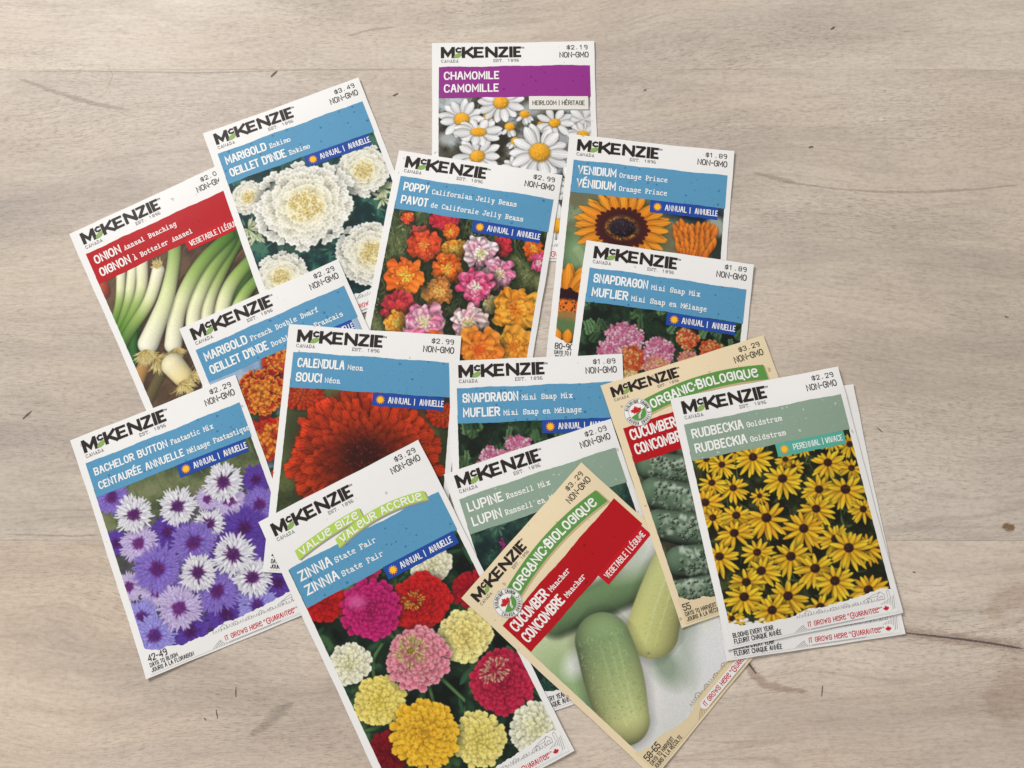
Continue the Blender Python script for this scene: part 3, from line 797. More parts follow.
def art_onion():
    A = Art(AX0, AY0, AX1, AY1, 35)
    A.ground([(74, 54, 40), (92, 70, 52), (62, 46, 34), (104, 80, 58)], 12)
    for q in range(120):                                       # wooden board grain under the onions
        x, y = A.r(0, 82), A.r(26, 112)
        A.petal(x, y, -.45, A.r(10, 30), A.r(.3, 1.4), A.jit((84, 60, 42), .25), A.jit((110, 84, 58), .25), k=1, edge=.1, shade=0)
    A.stroke([(0, 84), (10, 74)], 3.4, 3.0, lambda t: np.stack([176 + 0 * t, 132 + 0 * t, 76 + 0 * t], -1), .4, .5)
    A.stroke([(2, 94), (16, 82)], 2.6, 2.6, lambda t: np.stack([96 + 0 * t, 84 + 0 * t, 52 + 0 * t], -1), .4, .5)
    A.blob(3.7, 33, 4, 5.5, (176, 72, 50), .25, 0, 1, .4)
    gl = lambda g0: (lambda t: np.stack([np.interp(t, [0, .35, .6, 1], [238, 226, 150, 44 + g0]), np.interp(t, [0, .35, .6, 1], [234, 228, 176, 92 + g0]), np.interp(t, [0, .35, .6, 1], [206, 178, 92, 34])], -1))
    gw = lambda t: np.stack([np.interp(t, [0, .5, 1], [240, 214, 120]), np.interp(t, [0, .5, 1], [236, 222, 152]), np.interp(t, [0, .5, 1], [212, 160, 70])], -1)

    def roots(x, y, a, n=46, L=5.5):
        for q in range(n):
            aa = a + A.r(-1.2, 1.2)
            A.petal(x + A.r(-1.4, 1.4), y + A.r(-1, 1), aa, A.r(.5, 1) * L, .55, A.jit((206, 176, 100), .15), A.jit((240, 220, 150), .12), k=.8, shade=.28, curve=A.r(-.4, .4), edge=.1)
    # dark leaves behind on the right
    for p in ([(60, 74), (70, 62), (84, 54)], [(52, 76), (66, 62), (84, 46)], [(60, 50), (72, 40), (84, 34)], [(50, 52), (62, 40), (76, 31)], [(66, 80), (76, 70), (84, 66)]):
        A.stroke(p, 3.4, 2.6, lambda t: np.stack([52 + 20 * t, 98 - 10 * t, 44 + 0 * t], -1), .7, .4, (-.6, -.5), .4)
    A.stroke([(44, 86), (62, 68), (71, 63), (82, 60)], 3.4, 2.6, gl(10), .6, .4, (-.6, -.5), .4)
    A.stroke([(46, 80), (52, 68), (60, 59), (74, 52), (84, 49)], 4.0, 2.8, gl(20), .55, .4, (-.6, -.4), .4)
    A.stroke([(38, 80), (44.8, 66), (51, 58), (65, 46), (76, 38)], 3.8, 2.6, gl(20), .55, .4, (-.6, -.4), .4)
    A.stroke([(34, 76), (38.6, 64), (47, 55), (57, 47), (69, 40), (74, 34)], 3.8, 2.8, gl(10), .55, .4, (-.6, -.4), .4)
    A.stroke([(14, 50), (10, 60), (3, 66)], 3.4, 2.6, lambda t: np.stack([70 - 20 * t, 120 - 20 * t, 50 + 0 * t], -1), .6, .4, (-.6, -.4), .3)
    A.stroke([(10, 56), (7, 66), (3, 74)], 2.6, 2.0, lambda t: np.stack([60 - 20 * t, 108 - 20 * t, 44 + 0 * t], -1), .6, .4, (-.6, -.4), .3)
    for p, w in (([(16, 28), (12.5, 36), (9, 43), (2, 52)], 2.4), ([(22, 29), (17, 38), (13, 45), (3, 56)], 2.7), ([(27, 28), (22, 41), (15, 49), (4, 58)], 3.0)):
        A.stroke(p, w, w * .8, gl(30), .5, .4, (-.6, -.4), .35)
    A.stroke([(32, 37), (26, 45), (20, 51), (8, 58), (1, 64)], 3.2, 2.6, gl(10), .5, .4, (-.6, -.4), .35)
    roots(32.5, 35, -1.57, 40, 4)
    A.stroke([(24, 74), (30, 63), (36, 56), (46, 47), (56, 41), (70, 36)], 4.3, 2.9, gl(20), .5, .4, (-.6, -.4), .45)
    roots(23.5, 77, 1.6, 110, 6)
    A.stroke([(13.5, 68), (22, 60), (30, 52), (37, 42), (42, 34), (46, 24)], 5.2, 3.8, gw, .5, .4, (-.6, -.4), .45, lambda t: 5.2 - 2.0 * min(1, t * 1.5))
    roots(10.5, 71, 1.9, 150, 7.5); roots(15, 77, 1.2, 150, 8)
    A.stroke([(20, 83), (22, 90)], 5.6, 5.0, lambda t: np.stack([236 + 0 * t, 226 - 10 * t, 184 - 30 * t], -1), .5, .4, (-.6, -.4), .45)
    roots(21, 93, 1.5, 110, 7); roots(27, 92, .8, 40, 5)
    for q in range(10):
        x = A.r(34, 76); A.stroke([(x - 12, 112), (x, 92), (x + 16, 74)], A.r(2.5, 4), 2.6, gl(10), .55, .4, (-.6, -.4), .4)
    return A.done()

# ------------------------------------------------------------------ stroke lettering (x, y packed base 36; baseline y = 4, cap height y = 14)
CAPS = {
    "A": (5, "04 2e 3e 54|18 48"), "B": (5, "04 0e|~0e 4e 5c 49 09|~09 49 56 44 04"), "C": (5, "~5c 5e 0e 04 54 56"), "D": (5, "04 0e|~0e 4e 5c 56 44 04"),
    "E": (4, "4e 0e 04 44|09 39"), "F": (4, "4e 0e 04|09 39"), "G": (5, "~5b 5e 0e 04 54 59|59 39"), "H": (5, "04 0e|54 5e|09 59"), "I": (0, "04 0e"),
    "J": (4, "~4e 44 04 07"), "K": (5, "04 0e|5e 08|2a 54"), "L": (4, "0e 04 44"), "M": (6, "04 0e 37 6e 64"), "N": (5, "04 0e 54 5e"), "O": (5, "*0e 5e 54 04"),
    "P": (5, "04 0e|~0e 4e 5c 5a 48 08"), "Q": (5, "*0e 5e 54 04|37 62"), "R": (5, "04 0e|~0e 4e 5c 5a 49 09|29 54"), "S": (5, "~5b 5e 0e 09 59 54 04 07"),
    "T": (4, "0e 4e|2e 24"), "U": (5, "~0e 04 54 5e"), "V": (5, "0e 24 34 5e"), "W": (7, "0e 24 3b 4b 54 7e"), "X": (5, "04 5e|0e 54"), "Y": (4, "0e 28 4e|28 24"),
    "Z": (5, "0e 5e 04 54"), "'": (0, "0e 0b"), "-": (3, "09 39"), "|": (0, "03 0f"), ".": (0, "04 05"), "$": (5, "~5b 5d 0d 09 59 55 05 07|3f 33"), " ": (2, ""),
    "0": (5, "*0e 5e 54 04"), "1": (3, "0c 2e 24"), "2": (5, "~0b 0e 5e 5a 04|04 54"), "3": (5, "~0c 0e 5e 5a 29|~29 59 54 04 06"), "4": (5, "44 4e 07 57"),
    "5": (5, "5e 0e 0a|~0a 5a 54 04 06"), "6": (5, "~4e 0e 07|*09 59 54 04"), "8": (5, "*0e 5e 59 09|*09 59 54 04"), "9": (5, "*0e 5e 59 09|~5b 54 24"),
    "\"": (2, "0e 0b|2e 2b"), "\u00b7": (0, "09 0a"),
    "e": (5, "~0a 5a 5e 0e 04 54 56"), "q": (5, "*0e 5e 54 04|37 62"), "u": (5, "~0e 04 54 5e"), "i": (0, "04 0c|0e 0f"),
}
ACC = {"\u00c9": ("E", "1g 3i"), "\u00c0": ("A", "1i 3g"), "\u00e9": ("e", "2d 4f"), "\u00e7": ("c", "34 22"), "\u00e0": ("a", "1f 3d")}
TYPE = {
    "a": "~0b 3b 4a 44|~48 18 07 05 14 34 46|44 64", "b": "0e 1e 14|~1b 5b 54 14", "c": "~5a 5b 0b 04 54 55", "d": "3e 4e 44 54|~4b 0b 04 44", "e": "~08 58 5b 0b 04 54", "f": "~5e 2e 29 24|0b 4b|04 44",
    "g": "*4b 0b 05 45|~4b 40 00|4b 5b", "h": "0e 1e 14|~1a 1b 4b 44|04 24|44 64", "i": "1b 2b 24|04 44|2e 2f", "j": "1b 3b|~3b 30 00|3e 3f", "k": "0e 1e 14|4b 18|28 54|3b 5b|04 24", "l": "1e 2e 24|04 44", "m": "0b 0b 04|~0b 3b 34|~3b 6b 64",
    "n": "0b 1b 14|~1a 1b 4b 44|04 24|44 64", "o": "*0b 5b 54 04", "p": "0b 1b 10|~1b 5b 54 14|00 20", "q": "5b 4b 40|~4b 0b 04 44|30 50", "r": "0b 1b 14|~1a 1b 5b 5a|04 24", "s": "~5a 5b 0b 08 58 54 04 05",
    "t": "~2e 24 54 55|0b 4b", "u": "0b 1b|~1b 14 44|3b 4b 44 54", "v": "1b 34 5b|0b 2b|4b 6b", "w": "0b 14 3a 54 6b", "x": "1b 54|5b 14|0b 2b|4b 6b|04 24|44 64", "y": "1b 34|5b 30 10|0b 2b|4b 6b",
    "A": "14 3e 54|28 48|04 24|44 64", "B": "14 1e|~0e 5e 59 19|~19 59 54 04", "C": "~5c 5e 0e 04 54 56", "D": "14 1e|~0e 5e 54 04", "E": "5b 5e 0e|1e 14|04 54 57|19 39", "F": "5b 5e 0e|1e 14|19 39|04 24",
    "G": "~5b 5e 0e 04 54 59|39 69", "J": "~4e 44 04 07|2e 6e", "M": "04 0e 38 6e 64|04 14|54 64", "N": "04 0e 54 5e", "O": "*0e 5e 54 04", "P": "14 1e|~0e 5e 59 18|04 34", "R": "14 1e|~0e 5e 59 18|38 54|04 24|54 64",
    "S": "~5b 5e 0e 09 59 54 04 07|5e 5b|04 07", "T": "0b 0e 6e 6b|3e 34|24 44", ".": "24 25", " ": "",
}


def chaikin(p, closed, n=2):
    for _ in range(n):
        q = []
        m = len(p)
        rng = range(m if closed else m - 1)
        if not closed:
            q.append(p[0])
        for i in rng:
            a, b = p[i], p[(i + 1) % m]
            q.append((a[0] * .75 + b[0] * .25, a[1] * .75 + b[1] * .25))
            q.append((a[0] * .25 + b[0] * .75, a[1] * .25 + b[1] * .75))
        if not closed:
            q.append(p[-1])
        p = q
    return p


def glyph(ch, typ):
    acc = None
    if ch in ACC:
        ch, acc = ACC[ch]
    if typ:
        st = TYPE.get(ch); w = 6
        if st is None:
            w0, st = CAPS[ch]; w = 6
    else:
        w, st = CAPS[ch]
    out = []
    for s in (st.split("|") if st else []) + ([acc] if acc else []):
        closed = s[0] == "*"; sm = s[0] in "~*"
        pts = [(int(q[0], 36), int(q[1], 36) - 4) for q in s.lstrip("~*").split()]
        if sm:
            pts = chaikin(pts, closed)
        out.append((pts, closed))
    return w, out


class Deco:
    """flat printed mark on one packet: geometry in packet millimetres (x right, y down), lifted `lay` above the paper"""

    def __init__(self):
        self.v = []; self.f = []; self.mi = []; self.k = 0

    def ribbon(self, pts, hw, closed=False, lay=0.0, mi=0, fn=None):
        p = []
        n = len(pts)
        for i in range(n if closed else n - 1):                # split long runs so they follow the paper
            a, b = pts[i], pts[(i + 1) % n]
            m = max(1, int(math.hypot(b[0] - a[0], b[1] - a[1]) / 2.5))
            for j in range(m):
                p.append((a[0] + (b[0] - a[0]) * j / m, a[1] + (b[1] - a[1]) * j / m))
        if not closed:
            p.append(pts[-1])
        q = [p[0]]
        for a in p[1:]:
            if math.hypot(a[0] - q[-1][0], a[1] - q[-1][1]) > 1e-4:
                q.append(a)
        if closed and math.hypot(q[0][0] - q[-1][0], q[0][1] - q[-1][1]) < 1e-4:
            q.pop()
        p = q; n = len(p)
        if n < 2:
            return
        self.k += 1
        z = lay + (self.k % 40) * 0.0004
        base = len(self.v)
        for i in range(n):
            if closed:
                a, b, c = p[i - 1], p[i], p[(i + 1) % n]
            else:
                a, b, c = p[max(i - 1, 0)], p[i], p[min(i + 1, n - 1)]
            d1 = (b[0] - a[0], b[1] - a[1]); d2 = (c[0] - b[0], c[1] - b[1])
            l1 = math.hypot(*d1); l2 = math.hypot(*d2)
            d1 = (d1[0] / l1, d1[1] / l1) if l1 > 1e-6 else None
            d2 = (d2[0] / l2, d2[1] / l2) if l2 > 1e-6 else None
            d1 = d1 or d2; d2 = d2 or d1
            nx, ny = -(d1[1] + d2[1]), d1[0] + d2[0]
            L = math.hypot(nx, ny)
            if L < 1e-3:
                nx, ny, L = -d1[1], d1[0], 1.0
            nx /= L; ny /= L
            co = max(0.45, nx * -d1[1] + ny * d1[0])
            ex = ey = 0.0
            if not closed and i in (0, n - 1):
                sgn = -1 if i == 0 else 1
                ex, ey = d1[0] * hw * .85 * sgn, d1[1] * hw * .85 * sgn
            for s in (1, -1):
                x, y = b[0] + ex + s * nx * hw / co, b[1] + ey + s * ny * hw / co
                if fn:
                    x, y = fn(x, y)
                self.v.append((x, y, z))
        for i in range(n if closed else n - 1):
            a = base + 2 * i; b = base + 2 * ((i + 1) % n)
            self.f.append((a, a + 1, b + 1, b)); self.mi.append(mi)

    def text(self, s, x, y, cap, width=None, hw=None, typ=False, gap=2.4, align="l", lay=0.0, mi=0, fn=None, adv=None):
        """baseline at y; cap = cap height in mm; width squeezes or stretches the line to fit"""
        k = cap / 10.0
        gl = [glyph(c, typ) for c in s]
        if typ:
            xs = [7.6 * i for i in range(len(s))]; tot = 7.6 * len(s) - 1.6
            if adv:
                sx = adv / 7.6
            else:
                sx = k
        else:
            xs = []; c = 0.0
            for w, _ in gl:
                xs.append(c); c += w + gap
            tot = c - gap; sx = k
        if width:
            sx = width / tot
        x0 = x - (tot * sx if align == "r" else tot * sx / 2 if align == "c" else 0)
        hw = hw or cap * 0.085
        for (w, st), gx in zip(gl, xs):
            for pts, closed in st:
                self.ribbon([(x0 + (gx + px) * sx, y - py * k) for px, py in pts], hw, closed, lay, mi, fn)
        return x0 + tot * sx

    def patch(self, x0, x1, top, bot, nx=44, ny=10, lay=0.0, mi=0, fn=None):
        """grid between two edge functions"""
        base = len(self.v)
        for i in range(nx + 1):
            x = x0 + (x1 - x0) * i / nx
            a, b = top(x), bot(x)
            for j in range(ny + 1):
                xx, yy = x, a + (b - a) * j / ny
                if fn:
                    xx, yy = fn(xx, yy)
                self.v.append((xx, yy, lay))
        for i in range(nx):
            for j in range(ny):
                a = base + i * (ny + 1) + j
                self.f.append((a, a + 1, a + ny + 2, a + ny + 1)); self.mi.append(mi)

    def disc(self, cx, cy, r, lay=0.0, mi=0, n=36, rings=5, r0=0.0):
        base = len(self.v)
        for q in range(rings + 1):
            rr = r0 + (r - r0) * q / rings
            for i in range(n):
                a = 6.28318 * i / n
                self.v.append((cx + math.cos(a) * rr, cy + math.sin(a) * rr, lay))
        for q in range(rings):
            for i in range(n):
                a = base + q * n + i; b = base + q * n + (i + 1) % n
                self.f.append((a, a + n, b + n, b)); self.mi.append(mi)

    def poly(self, pts, lay=0.0, mi=0):
        """star-shaped outline filled from its centre"""
        cx = sum(p[0] for p in pts) / len(pts); cy = sum(p[1] for p in pts) / len(pts)
        b = len(self.v); n = len(pts)
        self.v.append((cx, cy, lay)); self.v += [(p[0], p[1], lay) for p in pts]
        for i in range(n):
            self.f.append((b, b + 1 + i, b + 1 + (i + 1) % n)); self.mi.append(mi)


# ------------------------------------------------------------------ resting heights: every packet drapes over what lies below it
GX0, GY0, GS = -0.30, -0.30, 0.001
GN = 620
HEIGHT = np.zeros((GN, GN))


def bilerp(g, u, v):
    """g[row, col]; u = column, v = row, in cells"""
    u = np.clip(u, 0, g.shape[1] - 1.001); v = np.clip(v, 0, g.shape[0] - 1.001)
    i = u.astype(int); j = v.astype(int); fu = u - i; fv = v - j
    return (g[j, i] * (1 - fu) + g[j, i + 1] * fu) * (1 - fv) + (g[j + 1, i] * (1 - fu) + g[j + 1, i + 1] * fu) * fv


def blur2(g, s):
    r = max(1, int(s * 2.5)); x = np.arange(-r, r + 1); k = np.exp(-x * x / (2 * s * s)); k /= k.sum()
    # linear extrapolation at the borders keeps overhanging paper straight
    def pass_(a):
        lo = 2 * a[:1] - a[1:r + 1][::-1]; hi = 2 * a[-1:] - a[-r - 1:-1][::-1]
        p = np.concatenate([lo, a, hi], 0)
        return sum(k[i] * p[i:i + a.shape[0]] for i in range(len(k)))
    return pass_(pass_(g).T).T


class Packet:
    def __init__(self, key, pose, hm, seed, curl):
        self.key = key
        self.x, self.y, self.th = pose
        self.hm = hm                                           # height in millimetres
        self.nu, self.nv = int(WM / 1.5), int(hm / 1.5)
        rng = np.random.default_rng(seed)
        u = np.linspace(0, 1, self.nu + 1)[None, :]; v = np.linspace(0, 1, self.nv + 1)[:, None]
        lx = (u - .5) * WM / 1000 + 0 * v; ly = (.5 - v) * hm / 1000 + 0 * u
        c, s = math.cos(self.th), math.sin(self.th)
        wx = self.x + c * lx - s * ly; wy = self.y + s * lx + c * ly
        under = bilerp(HEIGHT, (wx - GX0) / GS, (wy - GY0) / GS)
        base = under.copy()
        for it in range(26):
            base = np.maximum(blur2(base, 7.0), under)
        base = np.maximum(blur2(base, 2.5), under) + 0.00005
        base = blur2(base, 2.0)
        base += max(0.0, float((under - base).max())) * 0.6
        # seeds and paper spring: soft pillow, loose lumps, corners that lift a little
        pil = (1 - (2 * u - 1) ** 2) * (1 - (2 * v - 1) ** 2)
        lump = np.kron(rng.random((6, 5)), np.ones((1, 1)))
        lv = v * 4.0 + 0 * u; lu = u * 3.0 + 0 * v
        lump = bilerp(rng.random((6, 5)), lu + .3, lv + .3)
        lump = blur2(lump, 4.0)
        edge = np.zeros_like(pil)
        for (cu, cv), h in zip(((0, 0), (1, 0), (1, 1), (0, 1)), curl):
            d = np.sqrt(((u - cu) * 1.0) ** 2 + ((v - cv) * 1.35) ** 2)
            edge = edge + h * np.clip(1 - d / .55, 0, 1) ** 2
        self.base = base + edge / 1000
        self.top = self.base + (0.28 + 1.25 * pil + 0.95 * (lump - .5) * (0.2 + pil)) / 1000
        gy, gx = np.mgrid[0:GN, 0:GN]
        px = GX0 + gx * GS - self.x; py = GY0 + gy * GS - self.y
        qx = c * px + s * py; qy = -s * px + c * py
        ins = (np.abs(qx) <= W / 2 + .0005) & (np.abs(qy) <= hm / 2000 + .0005)
        t = bilerp(self.top, (qx[ins] / W + .5) * self.nu, (.5 - qy[ins] / (hm / 1000)) * self.nv)
        HEIGHT[ins] = np.maximum(HEIGHT[ins], t)

    def z(self, x, y):
        """top surface at packet millimetres"""
        return bilerp(self.top, np.asarray(x, float) / WM * self.nu, np.asarray(y, float) / self.hm * self.nv)

    def local(self, v):
        v = np.asarray(v, float)
        return np.stack([(v[:, 0] - WM / 2) / 1000, (self.hm / 2 - v[:, 1]) / 1000, self.z(v[:, 0], v[:, 1]) + v[:, 2] * 1.4 / 1000], 1)


def link_mesh(name, verts, faces, mats, parent=None, mi=None, smooth=True):
    me = bpy.data.meshes.new(name)
    me.from_pydata([tuple(map(float, q)) for q in verts], [], faces)
    for m in (mats if isinstance(mats, (list, tuple)) else [mats]):
        me.materials.append(m)
    if mi is not None:
        me.polygons.foreach_set("material_index", mi)
    if smooth:
        me.polygons.foreach_set("use_smooth", [True] * len(me.polygons))
    me.update()
    o = bpy.data.objects.new(name, me)
    COL.objects.link(o)
    o.parent = parent
    return o


def deco(name, d, pk, mats, parent):
    # all marks face up
    v = pk.local(d.v)
    fs = []
    for f in d.f:
        a, b, c = (v[f[0]], v[f[1]], v[f[2]])
        cr = (b[0] - a[0]) * (c[1] - a[1]) - (b[1] - a[1]) * (c[0] - a[0])
        fs.append(f if cr >= 0 else tuple(reversed(f)))
    return link_mesh(name, v, fs, [M[m] for m in mats], parent, d.mi)


def envelope(pk, mat, root):
    nu, nv = pk.nu, pk.nv
    X = np.linspace(-W / 2, W / 2, nu + 1); Y = np.linspace(pk.hm / 2000, -pk.hm / 2000, nv + 1)
    gx, gy = np.meshgrid(X, Y)
    # cut paper edges are never quite straight
    ph = (pk.x + pk.y) * 400
    for col, s in ((0, 1.0), (-1, 2.3)):
        gx[:, col] += .00010 * np.sin(Y * 90 + ph * s) + .00005 * np.sin(Y * 310 + ph * 2 * s)
    for row, s in ((0, 1.7), (-1, 3.1)):
        gy[row, :] += .00010 * np.sin(X * 100 + ph * s) + .00005 * np.sin(X * 290 + ph * 2 * s)
    top = np.stack([gx, gy, pk.top], -1).reshape(-1, 3); bot = np.stack([gx, gy, pk.base], -1).reshape(-1, 3)
    n = len(top); v = np.concatenate([top, bot]); f = []
    w = nu + 1
    for j in range(nv):
        for i in range(nu):
            a = j * w + i
            f.append((a, a + w, a + w + 1, a + 1)); f.append((n + a, n + a + 1, n + a + w + 1, n + a + w))
    ring = [i for i in range(nu)] + [j * w + nu for j in range(nv)] + [nv * w + i for i in range(nu, 0, -1)] + [j * w for j in range(nv, 0, -1)]
    m0 = len(v); v = np.concatenate([v, top[ring], bot[ring]]); m = len(ring)     # side walls with vertices of their own
    for i in range(m):
        k = (i + 1) % m
        f.append((m0 + i, m0 + k, m0 + m + k, m0 + m + i))
    o = link_mesh("envelope", v, f, mat, root)
    o.data.polygons.foreach_set("use_smooth", [abs(q.normal.z) > .5 for q in o.data.polygons])
    return o


def picture(pk, img, x0, y0, x1, y1, root):
    h, w, _ = img.shape
    xs = np.linspace(x0, x1, w); ys = np.linspace(y0, y1, h)
    gx, gy = np.meshgrid(xs, ys)
    wob = lambda a, k: 0.06 * np.sin(a * 1.3 + k) * np.sin(a * .47 + 2 * k)     # ragged print border
    gx[:, 0] += wob(gy[:, 0], 1.0); gx[:, -1] += wob(gy[:, -1], 2.1)
    v = np.stack([gx.ravel(), gy.ravel(), np.full(gx.size, 0.03)], 1)
    P = pk.local(v)
    me = bpy.data.meshes.new("printed_picture")
    me.vertices.add(len(P)); me.vertices.foreach_set("co", P.astype(np.float32).ravel())
    a = (np.arange(h - 1)[:, None] * w + np.arange(w - 1)[None, :]).ravel()
    q = np.stack([a, a + w, a + w + 1, a + 1], 1).astype(np.int32)
    me.loops.add(q.size); me.loops.foreach_set("vertex_index", q.ravel())
    me.polygons.add(len(q)); me.polygons.foreach_set("loop_start", np.arange(0, q.size, 4, dtype=np.int32))
    me.polygons.foreach_set("use_smooth", np.ones(len(q), dtype=bool))
    me.update(calc_edges=True)
    at = me.color_attributes.new("print", "FLOAT_COLOR", "POINT")
    rgba = np.ones((h * w, 4), np.float32); rgba[:, :3] = lin(img.reshape(-1, 3)) * 0.95
    at.data.foreach_set("color", rgba.ravel())
    me.materials.append(PHOTO)
    o = bpy.data.objects.new("printed_picture", me); COL.objects.link(o); o.parent = root
    return o


def wavy(y, amp, seed):
    rg = random.Random(seed)
    ph = [rg.random() * 6.28 for _ in range(4)]
    step = sorted((rg.uniform(8, 74), rg.uniform(-.35, .35)) for _ in range(6))
    def f(x):
        s = sum(h for p, h in step if x > p)
        return y + amp * (math.sin(x * .9 + ph[0]) * .18 + math.sin(x * .23 + ph[1]) * .5 + math.sin(x * 2.1 + ph[2]) * .10) + s * amp
    return f


# ------------------------------------------------------------------ printed fittings
MAPLE = [(0, -10), (2, -6), (4, -7), (3.2, -1.8), (6, -4.4), (6.6, -3), (9.4, -3.4), (8.2, -.4), (9.6, .6), (5, 4), (5.6, 6), (.6, 5.2), (.6, 9.6),
         (-.6, 9.6), (-.6, 5.2), (-5.6, 6), (-5, 4), (-9.6, .6), (-8.2, -.4), (-9.4, -3.4), (-6.6, -3), (-6, -4.4), (-3.2, -1.8), (-4, -7), (-2, -6)]


def brand_logo(pk, root, x=4.5, y=8.3, w=39.8, cap=6.0):
    d = Deco(); s = w / 41.0; L = .05
    def st(pts, hw=.72):
        d.ribbon([(x + p[0] * s, y - p[1] * cap / 6.0) for p in pts], hw * 1.08 * s, False, L)
    def bar(a, b, hw=.75):
        st((a, b), hw)
    bar((.75, .64), (.75, 5.36), .82); bar((6.35, .64), (6.35, 5.36), .82); st(((1.0, 5.2), (3.55, 1.5), (6.1, 5.2)), .74)
    d.ribbon([(x + (8.9 + .0) * s + q[0] * s, y - (4.45 + q[1]) * s) for q in ((1.25, .9), (.1, 1.15), (-.95, .3), (-.7, -.85), (.4, -1.15), (1.3, -.9))], .48 * s, False, L)
    X = 11.7
    bar((X, .64), (X, 5.36), .82); st(((X + 4.6, 5.5), (X + 1.0, 2.7)), .7); st(((X + 1.5, 3.2), (X + 5.0, .5)), .78)
    X = 18.0
    bar((X, .64), (X, 5.36), .8); bar((X, 5.4), (X + 3.7, 5.4), .6); bar((X, 3.0), (X + 3.2, 3.0), .56); bar((X, .6), (X + 3.8, .6), .6)
    X = 23.9
    bar((X, .64), (X, 5.36), .72); bar((X + 5.0, .64), (X + 5.0, 5.36), .72); st(((X + .1, 5.3), (X + 4.9, .7)), .8)
    X = 30.6
    bar((X, 5.4), (X + 3.9, 5.4), .6); bar((X, .6), (X + 4.1, .6), .6); st(((X + 3.8, 5.2), (X + .2, .8)), .74)
    bar((36.6, .64), (36.6, 5.36), .82)
    X = 38.6
    bar((X, .64), (X, 5.36), .8); bar((X, 5.4), (X + 2.7, 5.4), .6); bar((X, 3.0), (X + 2.3, 3.0), .56); bar((X, .6), (X + 2.8, .6), .6)
    d.text("TM", x + 42.0 * s, y - 5.0 * s, .8 * s, 1.5 * s, .1, lay=L)
    # small leaf under the raised letter
    lf = [(6.6, .2), (6.9, 1.2), (7.8, 2.2), (9.2, 2.7), (10.9, 2.75), (10.8, 1.7), (10.1, .6), (8.8, .0), (7.6, -.15)]
    d.poly([(x + a * s, y - b * s) for a, b in lf], .072, 1)
    d.text("CANADA", x + .1, y + 2.5 * s, 1.45 * s, 9.0 * s, 0.1 * s, typ=True, lay=L, mi=2)
    d.text("EST. 1896", x + 27.4 * s, y + 2.5 * s, 1.45 * s, 13.5 * s, 0.1 * s, typ=True, lay=L, mi=2)
    return deco("brand_logo", d, pk, ["black", "leaf", "grey_ink"], root)


def price(pk, root, txt):
    d = Deco()
    d.text(txt, 79.2, 4.3, 2.1, 10.6, .165, typ=True, align="r", lay=.05)
    d.text("NON-GMO", 79.3, 8.7, 2.75, 14.4, .215, gap=1.9, align="r", lay=.05)
    return deco("price_lettering", d, pk, ["black"], root)


def title(pk, root, mat, lines, seed, y0=13.2, y1=30.2, base=(20.0, 26.9), cap=3.75, x0=3.4, x1=80.0, tx=6.3, hw=.37, under=True):
    d = Deco()
    d.patch(x0, x1, wavy(y0, .34, seed), wavy(y1, .28, seed + 50), 90, 12, .06)
    o = deco("title_banner", d, pk, [mat], root)
    t = Deco()
    for (big, w, small, adv), by in zip(lines, base):
        e = t.text(big, tx, by, cap, w, hw, lay=.09)
        if small:
            t.text(small, e + 2.1, by, 2.2, None, .19, typ=True, lay=.09, adv=adv)
    deco("title_lettering", t, pk, ["white_ink"], o)
    return o


def season_tag(pk, root, kind, y=30.1, x0=43.0, x1=76.6, h=6.3):
    if kind == "heirloom":
        d = Deco(); x0, x1, h = 48.8, 78.6, 7.0
        d.patch(x0 + .5, x1 + .7, lambda x: y + .9, lambda x: y + h + .6, 24, 5, .066, 1)
        d.patch(x0, x1, wavy(y, .1, 5), wavy(y + h, .1, 6), 24, 6, .085)
        o = deco("heritage_tag", d, pk, ["tag_white", "print_shade"], root)
        t = Deco(); t.text("HEIRLOOM | HÉRITAGE", (x0 + x1) / 2, y + 4.7, 2.2, 26.0, .17, gap=2.2, align="c", lay=.11)
        deco("tag_lettering", t, pk, ["black"], o); return
    if kind == "vegetable":
        d = Deco(); x0, x1, h = 49.2, 79.4, 6.4
        d.patch(x0, x1, wavy(y, .1, 5), wavy(y + h, .12, 6), 24, 6, .085)
        o = deco("vegetable_tag", d, pk, ["tag_red"], root)
        t = Deco(); t.text("VEGETABLE | LÉGUME", (x0 + x1) / 2, y + 4.6, 2.6, 26.2, .19, gap=2.3, align="c", lay=.11)
        deco("tag_lettering", t, pk, ["white_ink"], o); return
    mat = "teal" if kind == "perennial" else "navy"
    d = Deco()
    sl = lambda x: (x - x0) * .012
    d.patch(x0, x1, lambda x: y + sl(x) * .3, lambda x: y + h + .12 * math.sin(x * 1.1), 30, 6, .085)
    o = deco("season_tag", d, pk, [mat], root)
    t = Deco()
    a, b = ("PERENNIAL", "VIVACE") if kind == "perennial" else ("ANNUAL", "ANNUELLE")
    if kind == "perennial":
        e = t.text("PERENNIAL | VIVACE", x0 + 8.2, y + 4.3, 2.5, 24.0, .18, gap=2.3, lay=.115)
    else:
        t.text(a, x0 + 7.6, y + 4.4, 2.6, 10.4, .21, gap=2.3, lay=.115); t.text("|", x0 + 19.8, y + 4.4, 2.4, None, .2, lay=.115); t.text(b, x0 + 22.4, y + 4.4, 2.6, 11.0, .21, gap=2.3, lay=.115)
    deco("tag_lettering", t, pk, ["white_ink"], o)
    s = Deco(); cx, cy = x0 + 3.7, y + 3.2
    pts = []
    for i in range(24):
        r = 2.25 if i % 2 == 0 else 1.45
        pts.append((cx + r * math.cos(i * 6.2832 / 24 + .1), cy + r * math.sin(i * 6.2832 / 24 + .1)))
    s.poly(pts, .115, 1); s.disc(cx, cy, 1.35, .128, 0, 20, 2)
    deco("sun_emblem", s, pk, ["sun", "sun_dark"], o)


